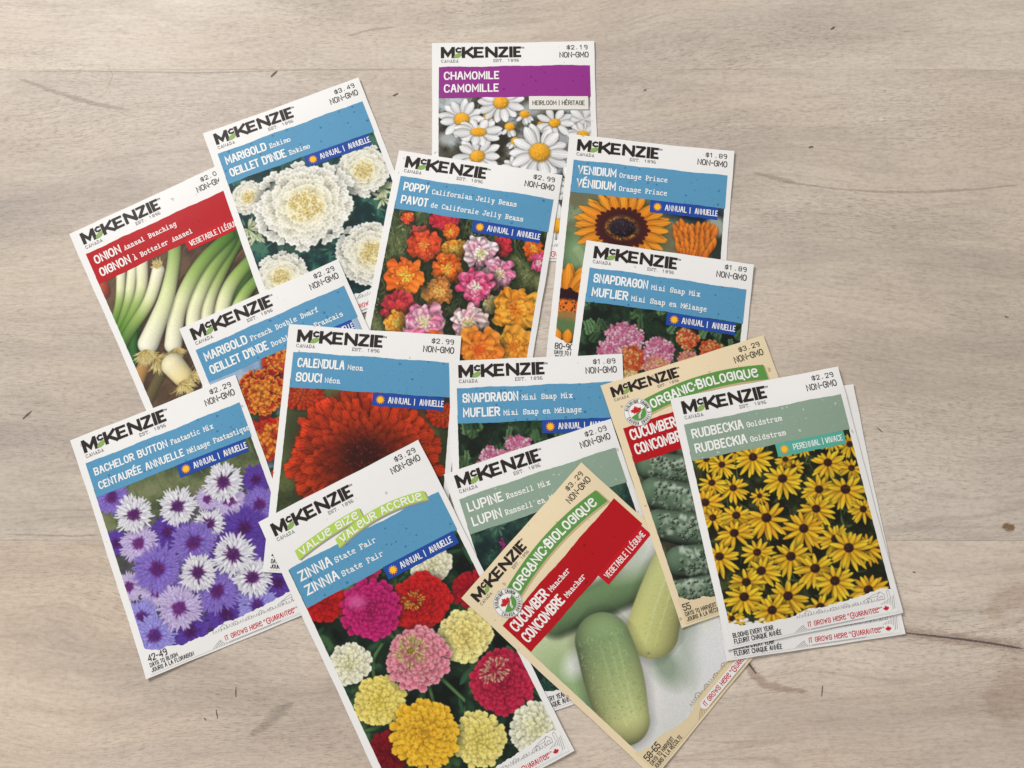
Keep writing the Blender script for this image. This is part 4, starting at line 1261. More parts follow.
def farm_strip(pk, root, kind, tan=False, seed=1):
    """white hill at the foot of the packet with a pencil drawn farm, the slogan pill and the growing time"""
    H = pk.hm
    d = Deco()
    prof = [(3.0, 11.6), (9, 9.0), (14, 9.2), (20, 7.9), (25, 8.4), (31, 8.0), (37, 9.6), (41, 10.4), (46, 9.6), (52, 10.2), (58, 10.4), (64, 11.0), (69, 11.6), (73, 12.2), (77, 12.4), (80.4, 10.6)]
    xs = [p[0] for p in prof]; ys = [p[1] - (2.4 if tan and p[0] > 24 else 0) for p in prof]
    if kind and kind[0].isdigit():
        ys = [q + (1.4 if p_ < 8 else .9 if p_ < 18 else 0) for p_, q in zip(xs, ys)]
    rg = random.Random(seed); ph = rg.random() * 6
    top = lambda x: H - float(np.interp(x, xs, ys)) + .35 * math.sin(x * 1.9 + ph) * math.sin(x * .6)
    d.patch(2.4, 80.6, top, lambda x: H - 1.0, 80, 8, .07)
    o = deco("farm_strip", d, pk, ["tan_hill" if tan else "hill"], root)
    L = Deco()
    for k in range(26):                                        # furrows
        x = 32 + k * 1.25
        L.ribbon([(x, H - 1.2), (x + 3.2, H - 3.2), (x + 7.5, H - 4.6)] if k < 6 else [(x, H - 1.1), (x + 2.4, H - 1.9)], .09, False, .10)
    for k in range(9):
        L.ribbon([(72 + k * .9, H - 2.0 - k * .1), (73.6 + k * .8, H - 6 - .3 * k)], .09, False, .10)
    for x, w, h in ((38, 3, 2.2), (44, 2, 1.6), (50, 3, 1.4), (56, 2.6, 1.8), (61, 2, 1.3), (66, 3.6, 2.0)):   # sheds and tree line
        y = H - 7.4
        L.ribbon([(x, y), (x, y - h * .6), (x + w / 2, y - h), (x + w, y - h * .6), (x + w, y)], .08, False, .10)
        L.ribbon([(x + w * .5, y), (x + w * .5, y - h * .5)], .08, False, .10)
    for k in range(30):
        x = 34 + k * 1.3; L.ribbon([(x, H - 7.2 + rg.uniform(-.2, .2)), (x + .4, H - 8 - rg.random() * .9), (x + .9, H - 7.3)], .08, False, .10)
    bx, by = 72.6, H - 7.6                                     # barn and silo
    L.ribbon([(bx, by), (bx, by - 2), (bx + 1.6, by - 3.6), (bx + 3.2, by - 2), (bx + 3.2, by), (bx, by)], .09, False, .10)
    L.ribbon([(bx + .9, by), (bx + .9, by - 1.4), (bx + 2.2, by - 1.4), (bx + 2.2, by)], .09, False, .10)
    L.ribbon([(bx - 5, by), (bx - 5, by - 1.6), (bx, by - 1.8)], .08, False, .10); L.ribbon([(bx - 5, by - 1.6), (bx - 2.4, by - 2.6), (bx + 1.4, by - 3.4)], .08, False, .10)
    L.ribbon([(bx + 4.6, by), (bx + 4.6, by - 3), (bx + 5.2, by - 3.7), (bx + 5.8, by - 3), (bx + 5.8, by)], .08, False, .10)
    deco("farm_drawing", L, pk, ["tan_line_ink" if tan else "line_ink"], o)
    p = Deco(); cy = H - 3.5
    p.patch(36.6, 78.2, lambda x: cy - 1.95 * math.sqrt(max(0.02, 1 - max(0, (38.5 - x) / 1.95, (x - 76.3) / 1.95) ** 2)), lambda x: cy + 1.95 * math.sqrt(max(0.02, 1 - max(0, (38.5 - x) / 1.95, (x - 76.3) / 1.95) ** 2)), 44, 4, .12)
    q = deco("slogan_pill", p, pk, ["paper"], o)
    t = Deco()
    t.text("IT GROWS HeRe", 38.6, cy + .95, 2.0, 17.4, .165, lay=.145)
    t.text("\"", 57.2, cy + 1.0, 2.1, .5, .15, lay=.145)
    t.text("G", 58.4, cy + 1.3, 2.5, 1.5, .19, lay=.145); t.text("UARANTee", 60.6, cy + .95, 2.0, 10.6, .165, lay=.145); t.text("\"", 71.6, cy + 1.0, 2.1, .5, .15, lay=.145)
    t.text("TM", 72.6, cy - .6, .5, .7, .07, lay=.145)
    t.poly([(75.2 + a * .15, cy + b * .14) for a, b in MAPLE], .145)
    deco("slogan_lettering", t, pk, ["red_ink"], q)
    if kind:
        t = Deco(); rows = kind.split("/")
        if rows[0][0].isdigit():
            t.text(rows[0], 3.6, H - 6.8, 2.7, None, .2, gap=2.2, lay=.145); yy = H - 4.3
            for r in rows[1:]:
                t.text(r, 3.6, yy, 1.65, len(r) * .98, .12, lay=.145); yy += 2.35
        else:
            yy = H - 4.6
            for r in rows:
                t.text(r, 3.9, yy, 1.9, len(r) * 1.09, .15, lay=.145); yy += 2.7
        deco("growing_lettering", t, pk, ["black"], o)


def arc_banner(pk, root, name, mat, x0, x1, yc, hh, words, cap, fill=1.0, shade="print_shade", lay=.075, swash=False):
    """curved ribbon with lettering that follows it; yc(x) is its centre line"""
    d = Deco()
    if shade:
        d.patch(x0 + .6, x1 + .5, lambda x: yc(x) - hh + .7, lambda x: yc(x) + hh + .8, 40, 5, lay - .008, 1)
    d.patch(x0, x1, lambda x: yc(x) - hh, lambda x: yc(x) + hh, 44, 6, lay)
    o = deco(name, d, pk, [mat, shade], root)
    t = Deco()
    def fn(x, y):
        e = .4; sl = (yc(x + e) - yc(x - e)) / (2 * e)
        n = math.hypot(1, sl)
        return x - sl / n * y * .6, yc(x) + y / n
    tot = x1 - x0
    t.text(words, (x0 + x1) / 2, cap / 2, cap, tot * fill, cap * .105, align="c", lay=lay + .03, fn=fn)
    if swash:
        g = x0 + tot * .235
        t.ribbon([(g + a, b) for a, b in ((0, .9), (.9, 2.4), (2.4, 2.5), (3.4, 1.6))], .28, False, lay + .033, 0, fn)
        g = x0 + tot * .47
        t.ribbon([(g + a, b) for a, b in ((1.0, -2.2), (-.6, -2.5), (-1.2, -1.2), (.2, -.4))], .28, False, lay + .033, 0, fn)
    deco("banner_lettering", t, pk, ["white_ink"], o)


def organic_seal(pk, root, cx=12.6, cy=17.2, r=6.6):
    d = Deco(); d.disc(cx, cy, r, .105, 0, 44, 4); d.disc(cx, cy, r - .15, .118, 1, 44, 1, r - .32)
    d.disc(cx, cy, r * .66, .118, 1, 40, 1, r * .635)
    o = deco("organic_seal", d, pk, ["white_ink", "grey_ink"], root)
    g = Deco()
    R = r * .60
    g.patch(cx - R * .98, cx + R * .98, lambda x: max(cy - R * .95, min(cy + .15 - (x - cx) * .38, cy + math.sqrt(max(0.01, R * R - (x - cx) ** 2)))), lambda x: cy + math.sqrt(max(0.01, R * R - (x - cx) ** 2)), 24, 4, .135)
    for s in (0, .55):
        g.ribbon([(cx - .3 + s, cy + 2.9), (cx + .1 + s, cy + 1.4), (cx + 1.2 + s * 1.5, cy + .5 - s)], .16, False, .15, 1)
    deco("hill_emblem", g, pk, ["organic", "white_ink"], o)
    m = Deco(); m.poly([(cx - .5 + a * .28, cy - 1.1 + b * .22) for a, b in MAPLE], .16)
    deco("maple_leaf_emblem", m, pk, ["red_ink"], o)
    t = Deco()
    for words, a0, a1, up in (("BIOLOGIQUE CANADA", -2.75, -.05, 1), ("CANADA ORGANIC", 2.95, .2, 0)):
        for i, ch in enumerate(words):
            if ch == " ":
                continue
            a = a0 + (a1 - a0) * (i + .5) / len(words)
            w, st = glyph(ch, False)
            k = .125; rr = r * .80
            ox, oy = cx + math.cos(a) * rr, cy + math.sin(a) * rr
            rot = a + math.pi / 2 if up else a - math.pi / 2
            for pts, closed in st:
                q = []
                for px, py in pts:
                    lx, ly = (px - w / 2) * k * .85, -(py - 5) * k
                    q.append((ox + lx * math.cos(rot) - ly * math.sin(rot), oy + lx * math.sin(rot) + ly * math.cos(rot)))
                t.ribbon(q, .12, closed, .135)
    deco("seal_lettering", t, pk, ["black"], o)


# ------------------------------------------------------------------ the packets, lowest first
HS = 115.78
ZH = 155.01
GROUP = "seed packets fanned out on the table"
ARTS = {}


def art_for(name):
    if name not in ARTS:
        ARTS[name] = globals()["art_" + name]()
    return ARTS[name]


POSE = {"chamomile": [0.00131, 0.17205, 0.01275],
        "onion": [-0.15406, 0.0949, 0.46771],
        "eskimo": [-0.09497, 0.14152, 0.37351],
        "poppy": [-0.02508, 0.10749, -0.16342],
        "venidium": [0.06344, 0.11768, -0.10776],
        "snap1": [0.06881, 0.06095, -0.14147],
        "french": [-0.09773, 0.04489, 0.43219],
        "bachelor": [-0.14775, -0.01137, 0.38391],
        "calendula": [-0.06914, 0.02167, -0.06708],
        "snap2": [0.01354, 0.00839, 0.04129],
        "lupine": [0.02538, -0.03103, 0.31873],
        "zinnia": [-0.04472, -0.06086, 0.47813],
        "muncher": [0.04751, -0.05295, 0.83715],
        "pickling": [0.09857, 0.00966, 0.30365],
        "rud2": [0.12941, -0.00944, 0.14094],
        "rud1": [0.12606, -0.00266, 0.19432]}
ORDER = ["chamomile", "onion", "eskimo", "venidium", "poppy", "french", "bachelor", "calendula", "snap1", "snap2", "lupine", "zinnia", "muncher", "pickling", "rud2", "rud1"]
CURL = {"chamomile": (.3, .4, 0, 0), "onion": (.5, 0, .2, .4), "eskimo": (.4, .9, .2, .2), "bachelor": (.6, .3, .3, .9), "venidium": (.2, .8, .2, .3), "poppy": (.5, .4, .3, .3), "french": (.6, .3, 0, 0),
        "calendula": (.5, .4, .2, .5), "snap1": (.4, .9, .2, 0), "snap2": (.3, .3, 0, .2), "lupine": (.4, .3, .2, .2), "zinnia": (.6, .7, .8, .4), "muncher": (.6, .5, .9, .7), "pickling": (.4, .8, .2, .5),
        "rud2": (0, .6, .7, .4), "rud1": (.5, .8, .5, .4)}
SPEC = {
    "chamomile": dict(kind="heirloom", mat="purple", art="chamomile", price="$2.19", lines=[("CHAMOMILE", 27.3, "", 0), ("CAMOMILLE", 27.0, "", 0)], days=None,
                      label="white seed packet with purple banner and printed white daisies, at the top of the pile"),
    "onion": dict(kind="vegetable", mat="red", art="onion", price="$2.09", lines=[("ONION", 13.0, "Annual Bunching", 1.87), ("OIGNON", 15.3, "À Botteler Annuel", 1.85)], days=None,
                  label="white seed packet with red banner and a printed bunch of green onions"),
    "eskimo": dict(kind="annual", mat="blue", art="eskimo", price="$3.49", lines=[("MARIGOLD", 20.6, "Eskimo", 1.85), ("OEILLET D'INDE", 28.5, "Eskimo", 1.85)], days=None,
                   label="blue-bannered seed packet with printed large creamy white marigolds"),
    "bachelor": dict(kind="annual", mat="blue", art="bachelor", price="$2.29", lines=[("BACHELOR BUTTON", 35.6, "Fantastic Mix", 1.62), ("CENTAURÉE ANNUELLE", 41.5, "Mélange Fantastique", 1.62)], days="42-49/DAYS TO BLOOM/JOURS À LA FLORAISON", cap=3.1,
                     label="blue-bannered seed packet with printed purple and white cornflowers"),
    "venidium": dict(kind="annual", mat="blue", art="venidium", price="$1.89", lines=[("VENIDIUM", 18.5, "Orange Prince", 1.85), ("VÉNIDIUM", 18.8, "Orange Prince", 1.85)], days="80-90/DAYS TO BLOOM/JOURS À LA FLORAISON",
                     label="blue-bannered seed packet with a printed orange daisy with black centre"),
    "poppy": dict(kind="annual", mat="blue", art="poppy", price="$2.99", lines=[("POPPY", 12.1, "Californian Jelly Beans", 1.85), ("PAVOT", 12.8, "de Californie Jelly Beans", 1.85)], days=None,
                  label="blue-bannered seed packet with printed orange, pink and red poppies in a field"),
    "french": dict(kind="annual", mat="blue", art="french", price="$2.29", lines=[("MARIGOLD", 21.0, "French Double Dwarf", 1.85), ("OEILLET D'INDE", 29.0, "Double Nain Français", 1.85)], days=None,
                   label="mostly covered seed packet with printed orange and red ruffled marigolds, above the cornflower packet"),
    "calendula": dict(kind="annual", mat="blue", art="calendula", price="$2.99", lines=[("CALENDULA", 21.8, "Neon", 1.85), ("SOUCI", 11.7, "Néon", 1.85)], days="45-50/DAYS TO BLOOM/JOURS À LA FLORAISON",
                      label="blue-bannered seed packet filled by one huge printed red-orange bloom"),
    "snap1": dict(kind="annual", mat="blue", art="snap_a", price="$1.89", lines=[("SNAPDRAGON", 25.7, "Mini Snap Mix", 1.85), ("MUFLIER", 16.8, "Mini Snap en Mélange", 1.85)], days=None,
                  label="snapdragon seed packet lying over the orange daisy packet, its price corner on bare wood"),
    "snap2": dict(kind="annual", mat="blue", art="snap_b", price="$1.89", lines=[("SNAPDRAGON", 25.7, "Mini Snap Mix", 1.85), ("MUFLIER", 16.8, "Mini Snap en Mélange", 1.85)], days=None,
                  label="snapdragon seed packet mid pile, right of the huge red-orange bloom, half under the lupine packet"),
    "lupine": dict(kind="none", mat="sage", art="lupine", price="$2.09", lines=[("LUPINE", 16.3, "Russell Mix", 1.95), ("LUPIN", 13.5, "Russell en Mélange", 1.95)], days="BLOOMS EVERY YEAR/FLEURIT CHAQUE ANNÉE",
                   label="sage green bannered lupine seed packet tucked under the zinnia and tan cucumber packets"),
    "zinnia": dict(kind="annual", mat="blue", art="zinnia", price="$3.29", lines=[("ZINNIA", 15.6, "State Fair", 2.1), ("ZINNIA", 15.8, "State Fair", 2.1)], days=None,
                   label="tall seed packet with lime green ribbons and printed multicoloured zinnias"),
    "muncher": dict(kind="vegetable", mat="red", art="muncher", price="$3.29", lines=[("CUCUMBER", 21.6, "Muncher", 1.85), ("CONCOMBRE", 24.4, "Muncher", 1.85)], days="58-65/DAYS TO HARVEST/JOURS À LA RÉCOLTE", organic=True,
                    label="tan organic seed packet with printed smooth pale green cucumbers, steeply tilted at the lower edge"),
    "pickling": dict(kind="vegetable", mat="red", art="pickling", price="$3.29", lines=[("CUCUMBER", 21.6, "", 0), ("CONCOMBRE", 24.4, "", 0)], days="55/DAYS TO HARVEST/JOURS À LA RÉCOLTE", organic=True,
                     label="tan organic seed packet with printed dark bumpy cucumbers, half under the yellow daisy packet"),
    "rud2": dict(kind="perennial", mat="sage", art="rudbeckia", price="$2.29", lines=[("RUDBECKIA", 24.0, "Goldstrum", 1.9), ("RUDBECKIA", 24.0, "Goldstrum", 1.9)], days="BLOOMS EVERY YEAR/FLEURIT CHAQUE ANNÉE",
                 label="lower of the two stacked yellow daisy seed packets, only its right and bottom edges showing"),
    "rud1": dict(kind="perennial", mat="sage", art="rudbeckia", price="$2.29", lines=[("RUDBECKIA", 24.0, "Goldstrum", 1.9), ("RUDBECKIA", 24.0, "Goldstrum", 1.9)], days="BLOOMS EVERY YEAR/FLEURIT CHAQUE ANNÉE",
                 label="top seed packet of the stacked pair, sage green banner over many printed yellow daisies"),
}
KIND_NAME = "seed_packet"
PACKS = {}
for i, key in enumerate(ORDER):
    sp = SPEC[key]
    hm = ZH if key == "zinnia" else HS
    pk = PACKS[key] = Packet(key, POSE[key], hm, 100 + i, CURL[key])
    root = bpy.data.objects.new(KIND_NAME, None)
    COL.objects.link(root)
    root.empty_display_size = 0.02
    root.location = (pk.x, pk.y, 0.0); root.rotation_euler = (0, 0, pk.th)
    root["label"] = sp["label"]; root["category"] = "seed packet"; root["group"] = GROUP
    org = sp.get("organic", False)
    envelope(pk, M["tan_paper" if org else "paper"], root)
    y0 = 36 if org else (44 if key == "zinnia" else 26)
    img = art_for(sp["art"])
    ay0 = 36 if org else 26.0
    ay1 = {"zinnia": 149.5, "muncher": 114.5, "rudbeckia": 110.5}.get(sp["art"], 109.5)
    picture(pk, img, 3.3, ay0, 76.4 if key == "rud2" else 79.6, ay1, root)
    if key != "rud2":                                           # the lower packet of the pair keeps its price out of sight
        price(pk, root, sp["price"])
    if org:
        brand_logo(pk, root, 3.8, 7.1, 32.4, 4.9)
        arc_banner(pk, root, "organic_banner", "organic", 15.5, 77.4, lambda x: 13.3 + .0036 * (x - 49) ** 2 + (x - 47) * .03, 3.7, "ORGANIC·BIOLOGIQUe", 3.7, .86, shade="tan_shade", swash=True)
        title(pk, root, "red", sp["lines"], 300 + i, 22.2, 39.4, (28.6, 35.6), 4.3, 3.6, 80.3, 6.0, .41)
        organic_seal(pk, root)
        season_tag(pk, root, "vegetable", 39.2)
    elif key == "zinnia":
        brand_logo(pk, root, 4.5, 9.5, 39.0)
        arc_banner(pk, root, "value_banner", "lime", 9.6, 44.2, lambda x: 17.9 + .006 * (x - 44) ** 2 * .55 - .0, 2.3, "VALUe SIZe", 2.9, .88, lay=.075)
        arc_banner(pk, root, "value_banner", "lime", 28.4, 74.2, lambda x: 21.6 + .0065 * (x - 53) ** 2, 2.3, "VALeUR ACCRUe", 3.0, .9, lay=.11)
        title(pk, root, "blue", sp["lines"], 300 + i, 25.6, 45.0, (32.9, 39.9), 3.9, 3.6, 80.0, 6.6, .37)
        season_tag(pk, root, "annual", 44.6, 42.2, 78.0, 6.3)
    else:
        brand_logo(pk, root)
        cap = sp.get("cap", 3.75)
        title(pk, root, sp["mat"], sp["lines"], 300 + i, cap=cap, x1=76.4 if key == "rud2" else 80.0, hw=.37 if cap > 3.5 else .3)
        if sp["kind"] == "vegetable":
            season_tag(pk, root, "vegetable", 28.4)
        elif sp["kind"] != "none":
            season_tag(pk, root, sp["kind"], 30.1, x1=75.0 if key == "rud2" else 76.6)
    farm_strip(pk, root, sp["days"], org, 40 + i)

# ------------------------------------------------------------------ the wooden table
SEAM_TOP, SEAM_LOW = 0.2150, -0.0196


def wood_material():
    m, nt, b = new_mat("pale weathered wood")
    tc = nt.nodes.new("ShaderNodeTexCoord")
    P = tc.outputs["Object"]
    sep = nt.nodes.new("ShaderNodeSeparateXYZ"); nt.links.new(P, sep.inputs[0])
    # which plank: two glued seams run across the view
    wav = noise_tex(nt, mapping(nt, P, (3, 3, 3)), 1.0, 1)
    yw = math_node(nt, "ADD", sep.outputs[1], math_node(nt, "MULTIPLY", math_node(nt, "SUBTRACT", wav, .5), .0016))
    p1 = math_node(nt, "GREATER_THAN", yw, SEAM_TOP)
    p2 = math_node(nt, "GREATER_THAN", yw, SEAM_LOW)
    plank = math_node(nt, "ADD", p1, p2)
    off = nt.nodes.new("ShaderNodeCombineXYZ")
    nt.links.new(math_node(nt, "MULTIPLY", plank, .731), off.inputs[0]); nt.links.new(math_node(nt, "MULTIPLY", plank, 1.37), off.inputs[1])
    v0 = nt.nodes.new("ShaderNodeVectorMath"); v0.operation = "ADD"
    nt.links.new(P, v0.inputs[0]); nt.links.new(off.outputs[0], v0.inputs[1])
    V = v0.outputs[0]
    # flowing grain: bend the coordinates sideways
    w1 = noise_tex(nt, mapping(nt, V, (3.2, 7.5, 1)), 1.0, 2, .5)
    w2 = noise_tex(nt, mapping(nt, V, (14, 30, 1)), 1.0, 2, .5)
    dy = math_node(nt, "ADD", math_node(nt, "MULTIPLY", math_node(nt, "SUBTRACT", w1, .5), .085), math_node(nt, "MULTIPLY", math_node(nt, "SUBTRACT", w2, .5), .007))
    s2 = nt.nodes.new("ShaderNodeSeparateXYZ"); nt.links.new(V, s2.inputs[0])
    cm = nt.nodes.new("ShaderNodeCombineXYZ")
    nt.links.new(s2.outputs[0], cm.inputs[0]); nt.links.new(math_node(nt, "ADD", s2.outputs[1], dy), cm.inputs[1]); nt.links.new(s2.outputs[2], cm.inputs[2])
    G = cm.outputs[0]
    broad = noise_tex(nt, mapping(nt, G, (3.4, 10, 1)), 1.0, 4, .6)
    base = ramp(nt, broad, [(.28, ink(182, 170, 159)), (.5, ink(202, 190, 178)), (.72, ink(220, 211, 200))])
    cloud = noise_tex(nt, mapping(nt, V, (9, 11, 1), (4, 2, 0)), 1.0, 3, .6)
    base = mix_rgb(nt, math_node(nt, "MULTIPLY", ramp(nt, cloud, [(.42, (0, 0, 0)), (.7, (1, 1, 1))]), .45), base, ink(198, 180, 163))
    wz = noise_tex(nt, mapping(nt, P, (3.5, 4.5, 1), (11, 6, 0)), 1.0, 2, .5)
    base = mix_rgb(nt, math_node(nt, "MULTIPLY", ramp(nt, wz, [(.45, (0, 0, 0)), (.68, (1, 1, 1))]), .4), base, ink(210, 192, 170))
    # blue-grey weather stain in long patches
    st = noise_tex(nt, mapping(nt, G, (4.2, 17, 1), (1.3, 7, 0)), 1.0, 4, .6)
    base = mix_rgb(nt, math_node(nt, "MULTIPLY", ramp(nt, st, [(.46, (0, 0, 0)), (.76, (1, 1, 1))]), .74), base, ink(152, 142, 136))
    # streaks along the grain
    sk = noise_tex(nt, mapping(nt, G, (16, 170, 1)), 1.0, 6, .72)
    base = mix_rgb(nt, .45, base, mix_rgb(nt, 1.0, base, ramp(nt, sk, [(.3, (.72, .71, .70)), (.5, (1, 1, 1)), (.72, (1.10, 1.09, 1.08))]), "MULTIPLY"))
    sk2 = noise_tex(nt, mapping(nt, G, (90, 800, 1)), 1.0, 4, .75)
    base = mix_rgb(nt, .8, base, mix_rgb(nt, 1.0, base, ramp(nt, sk2, [(.3, (.82, .81, .80)), (.52, (1, 1, 1)), (.75, (1.07, 1.07, 1.06))]), "MULTIPLY"))
    # mineral mottling across the grain
    mt = noise_tex(nt, mapping(nt, V, (320, 620, 1)), 1.0, 4, .7)
    base = mix_rgb(nt, .7, base, mix_rgb(nt, 1.0, base, ramp(nt, mt, [(.28, (.74, .74, .74)), (.52, (1, 1, 1)), (.75, (1.08, 1.08, 1.08))]), "MULTIPLY"))
    # open pores: short dark dashes, denser in some zones
    pz = noise_tex(nt, mapping(nt, G, (6, 26, 1), (9, 3, 0)), 1.0, 3, .6)
    po = noise_tex(nt, mapping(nt, G, (240, 1700, 1)), 1.0, 3, .6)
    pore = math_node(nt, "MULTIPLY", ramp(nt, po, [(.545, (0, 0, 0)), (.66, (1, 1, 1))]), ramp(nt, pz, [(.40, (.12, .12, .12)), (.68, (.85, .85, .85))]))
    base = mix_rgb(nt, math_node(nt, "MULTIPLY", pore, .48), base, ink(96, 84, 76))
    # a few long dark growth lines
    ln = noise_tex(nt, mapping(nt, G, (1.6, 30, 1), (3, 5, 0)), 1.0, 2, .5)
    la = math_node(nt, "ABSOLUTE", math_node(nt, "SUBTRACT", ln, .5))
    lm = ramp(nt, la, [(.0, (1, 1, 1)), (.008, (0, 0, 0))])
    lg = noise_tex(nt, mapping(nt, G, (7, 9, 1), (2, 8, 0)), 1.0, 2)
    lm = math_node(nt, "MULTIPLY", lm, ramp(nt, lg, [(.50, (0, 0, 0)), (.66, (1, 1, 1))]))
    base = mix_rgb(nt, math_node(nt, "MULTIPLY", lm, .32), base, ink(112, 98, 90))
    # seams
    d1 = math_node(nt, "ABSOLUTE", math_node(nt, "SUBTRACT", yw, SEAM_TOP)); d2 = math_node(nt, "ABSOLUTE", math_node(nt, "SUBTRACT", yw, SEAM_LOW))
    sd = math_node(nt, "MINIMUM", d1, d2)
    sm = ramp(nt, math_node(nt, "MULTIPLY", sd, 1000.0), [(.10, (1, 1, 1)), (.55, (0, 0, 0))])
    sg = noise_tex(nt, mapping(nt, P, (16, 2, 1)), 1.0, 3)
    sm = math_node(nt, "MULTIPLY", sm, ramp(nt, sg, [(.35, (.2, .2, .2)), (.65, (.8, .8, .8))]))
    base = mix_rgb(nt, math_node(nt, "MULTIPLY", sm, .22), base, ink(110, 98, 88))
    tone = mix_rgb(nt, p2, (1.10, 1.06, 1.015, 1), (1, 1, 1, 1))
    tone = mix_rgb(nt, p1, tone, (1.01, 1.0, .985, 1))
    base = mix_rgb(nt, 1.0, base, tone, "MULTIPLY")
    nt.links.new(base, b.inputs["Base Color"])
    b.inputs["Roughness"].default_value = .55
    b.inputs["Specular IOR Level"].default_value = .2
    bp = nt.nodes.new("ShaderNodeBump"); bp.inputs["Strength"].default_value = .35; bp.inputs["Distance"].default_value = .0004
    hh = math_node(nt, "SUBTRACT", math_node(nt, "MULTIPLY", sk2, .5), math_node(nt, "ADD", pore, sm))
    nt.links.new(hh, bp.inputs["Height"]); nt.links.new(bp.outputs[0], b.inputs["Normal"])
    return m


bx0, bx1, by0, by1, th = -0.62, 0.62, -0.40, 0.52, 0.032
tv, tf = [], []
r = .004
for z, ins in ((-th, r), (-th + r, 0), (-r, 0), (0, r)):
    tv += [(bx0 + ins, by0 + ins, z), (bx1 - ins, by0 + ins, z), (bx1 - ins, by1 - ins, z), (bx0 + ins, by1 - ins, z)]
for k in range(3):
    for i in range(4):
        tf.append((4 * k + i, 4 * k + (i + 1) % 4, 4 * k + 4 + (i + 1) % 4, 4 * k + 4 + i))
tf += [(3, 2, 1, 0), (12, 13, 14, 15)]
table = link_mesh("tabletop", tv, tf, wood_material(), None, None, False)
table["kind"] = "structure"; table["label"] = "pale weathered wooden tabletop with horizontal grain under the seed packets"


def mark_mat(name, col, scale=900, keep=.5):
    m, nt, b = new_mat(name)
    tc = nt.nodes.new("ShaderNodeTexCoord")
    n = noise_tex(nt, mapping(nt, tc.outputs["Object"], (1, 2.5, 1)), scale, 3, .7)
    c = ramp(nt, n, [(.35, tuple(x * .7 for x in col[:3])), (.7, tuple(min(1, x * 1.35) for x in col[:3]))])
    nt.links.new(c, b.inputs["Base Color"]); b.inputs["Roughness"].default_value = .7
    # ragged, fading edges: the wood shows through where the mark is thin
    at = nt.nodes.new("ShaderNodeAttribute"); at.attribute_name = "edge"
    n2 = noise_tex(nt, mapping(nt, tc.outputs["Object"], (.35, 1.4, 1)), scale * 1.6, 4, .75)
    a = math_node(nt, "ADD", at.outputs["Fac"], math_node(nt, "MULTIPLY", math_node(nt, "SUBTRACT", n2, .5), 2.2))
    nt.links.new(ramp(nt, a, [(.30, (0, 0, 0)), (.75, (keep, keep, keep))]), b.inputs["Alpha"])
    return m


def wood_mark(name, pts, hw, mat, lift, label=None):
    """thin stain or crack lying in the wood: strip along pts (metres) with half widths hw"""
    n = len(pts) * 6
    P = np.array(pts, float); t = np.linspace(0, len(P) - 1, n)
    x = np.interp(t, np.arange(len(P)), P[:, 0]); y = np.interp(t, np.arange(len(P)), P[:, 1])
    h = np.interp(t, np.arange(len(P)), hw)
    dx, dy = np.gradient(x), np.gradient(y); L = np.hypot(dx, dy) + 1e-9
    v, f, e = [], [], []
    for i in range(n):
        for s in (-1, -.5, 0, .5, 1):
            v.append((x[i] - dy[i] / L[i] * h[i] * s, y[i] + dx[i] / L[i] * h[i] * s, lift))
            q = min(1.0, min(i, n - 1 - i) / 3.0)
            e.append(max(0.0, 1 - abs(s)) ** .7 * q)
    for i in range(n - 1):
        for k in range(4):
            a = i * 5 + k; f.append((a, a + 5, a + 6, a + 1))
    o = link_mesh(name, v, f, mat, table)
    at = o.data.attributes.new("edge", "FLOAT", "POINT"); at.data.foreach_set("value", e)
    return o


CRACK = mark_mat("dark open crack", ink(92, 86, 86), 1400, .9)
RUST = mark_mat("reddish brown wood scar", ink(150, 112, 92), 500, .26)
KNOT = mark_mat("brown knot", ink(132, 96, 56), 900, .7)
DARK = mark_mat("dark wood fleck", ink(84, 72, 62), 1600, .75)
GREYL = mark_mat("grey grain line", ink(138, 126, 118), 700, .22)
TAN = mark_mat("tan wood patch", ink(176, 140, 106), 220, .16)
PALE = mark_mat("pale fleck", ink(222, 216, 208), 1500, .9)
wood_mark('crack', [(0.1755, -0.0602), (0.1876, -0.0615), (0.2034, -0.0632), (0.2168, -0.065), (0.2347, -0.068)], [0.00038, 0.00057, 0.00072, 0.00062, 0.00081], CRACK, 9e-05)
wood_mark('crack_stain', [(0.1719, -0.0593), (0.1876, -0.0615), (0.2034, -0.0632), (0.2168, -0.065), (0.2369, -0.0685)], [0.00238, 0.00382, 0.00429, 0.00382, 0.00429], RUST, 5e-05)
wood_mark('wood_scar', [(0.1041, -0.0702), (0.1083, -0.0776), (0.1134, -0.0828), (0.125, -0.0853), (0.1349, -0.0862)], [0.00191, 0.00334, 0.00334, 0.00191, 0.00095], RUST, 5e-05)
wood_mark('crack', [(0.105, -0.0711), (0.1084, -0.0759), (0.1105, -0.0789)], [0.00048, 0.00076, 0.00038], CRACK, 9e-05)
wood_mark('knot', [(0.2268, -0.0128), (0.23, -0.0132), (0.2336, -0.0137)], [0.00191, 0.00286, 0.00191], KNOT, 9e-05)
wood_mark('wood_patch', [(0.2115, -0.0981), (0.2262, -0.0853), (0.2383, -0.0767)], [0.00954, 0.01908, 0.01908], TAN, 5e-05)
wood_mark('wood_patch', [(0.2155, -0.0549), (0.2232, -0.0461), (0.2396, -0.0416)], [0.00477, 0.00763, 0.00954], TAN, 6e-05)
wood_mark('fleck', [(-0.1242, -0.0832), (-0.1241, -0.0862), (-0.1239, -0.0892)], [0.00024, 0.00048, 0.00024], DARK, 9e-05)
wood_mark('fleck', [(-0.1327, -0.0931), (-0.1321, -0.0956), (-0.1315, -0.0981)], [0.00024, 0.00048, 0.00024], DARK, 9e-05)
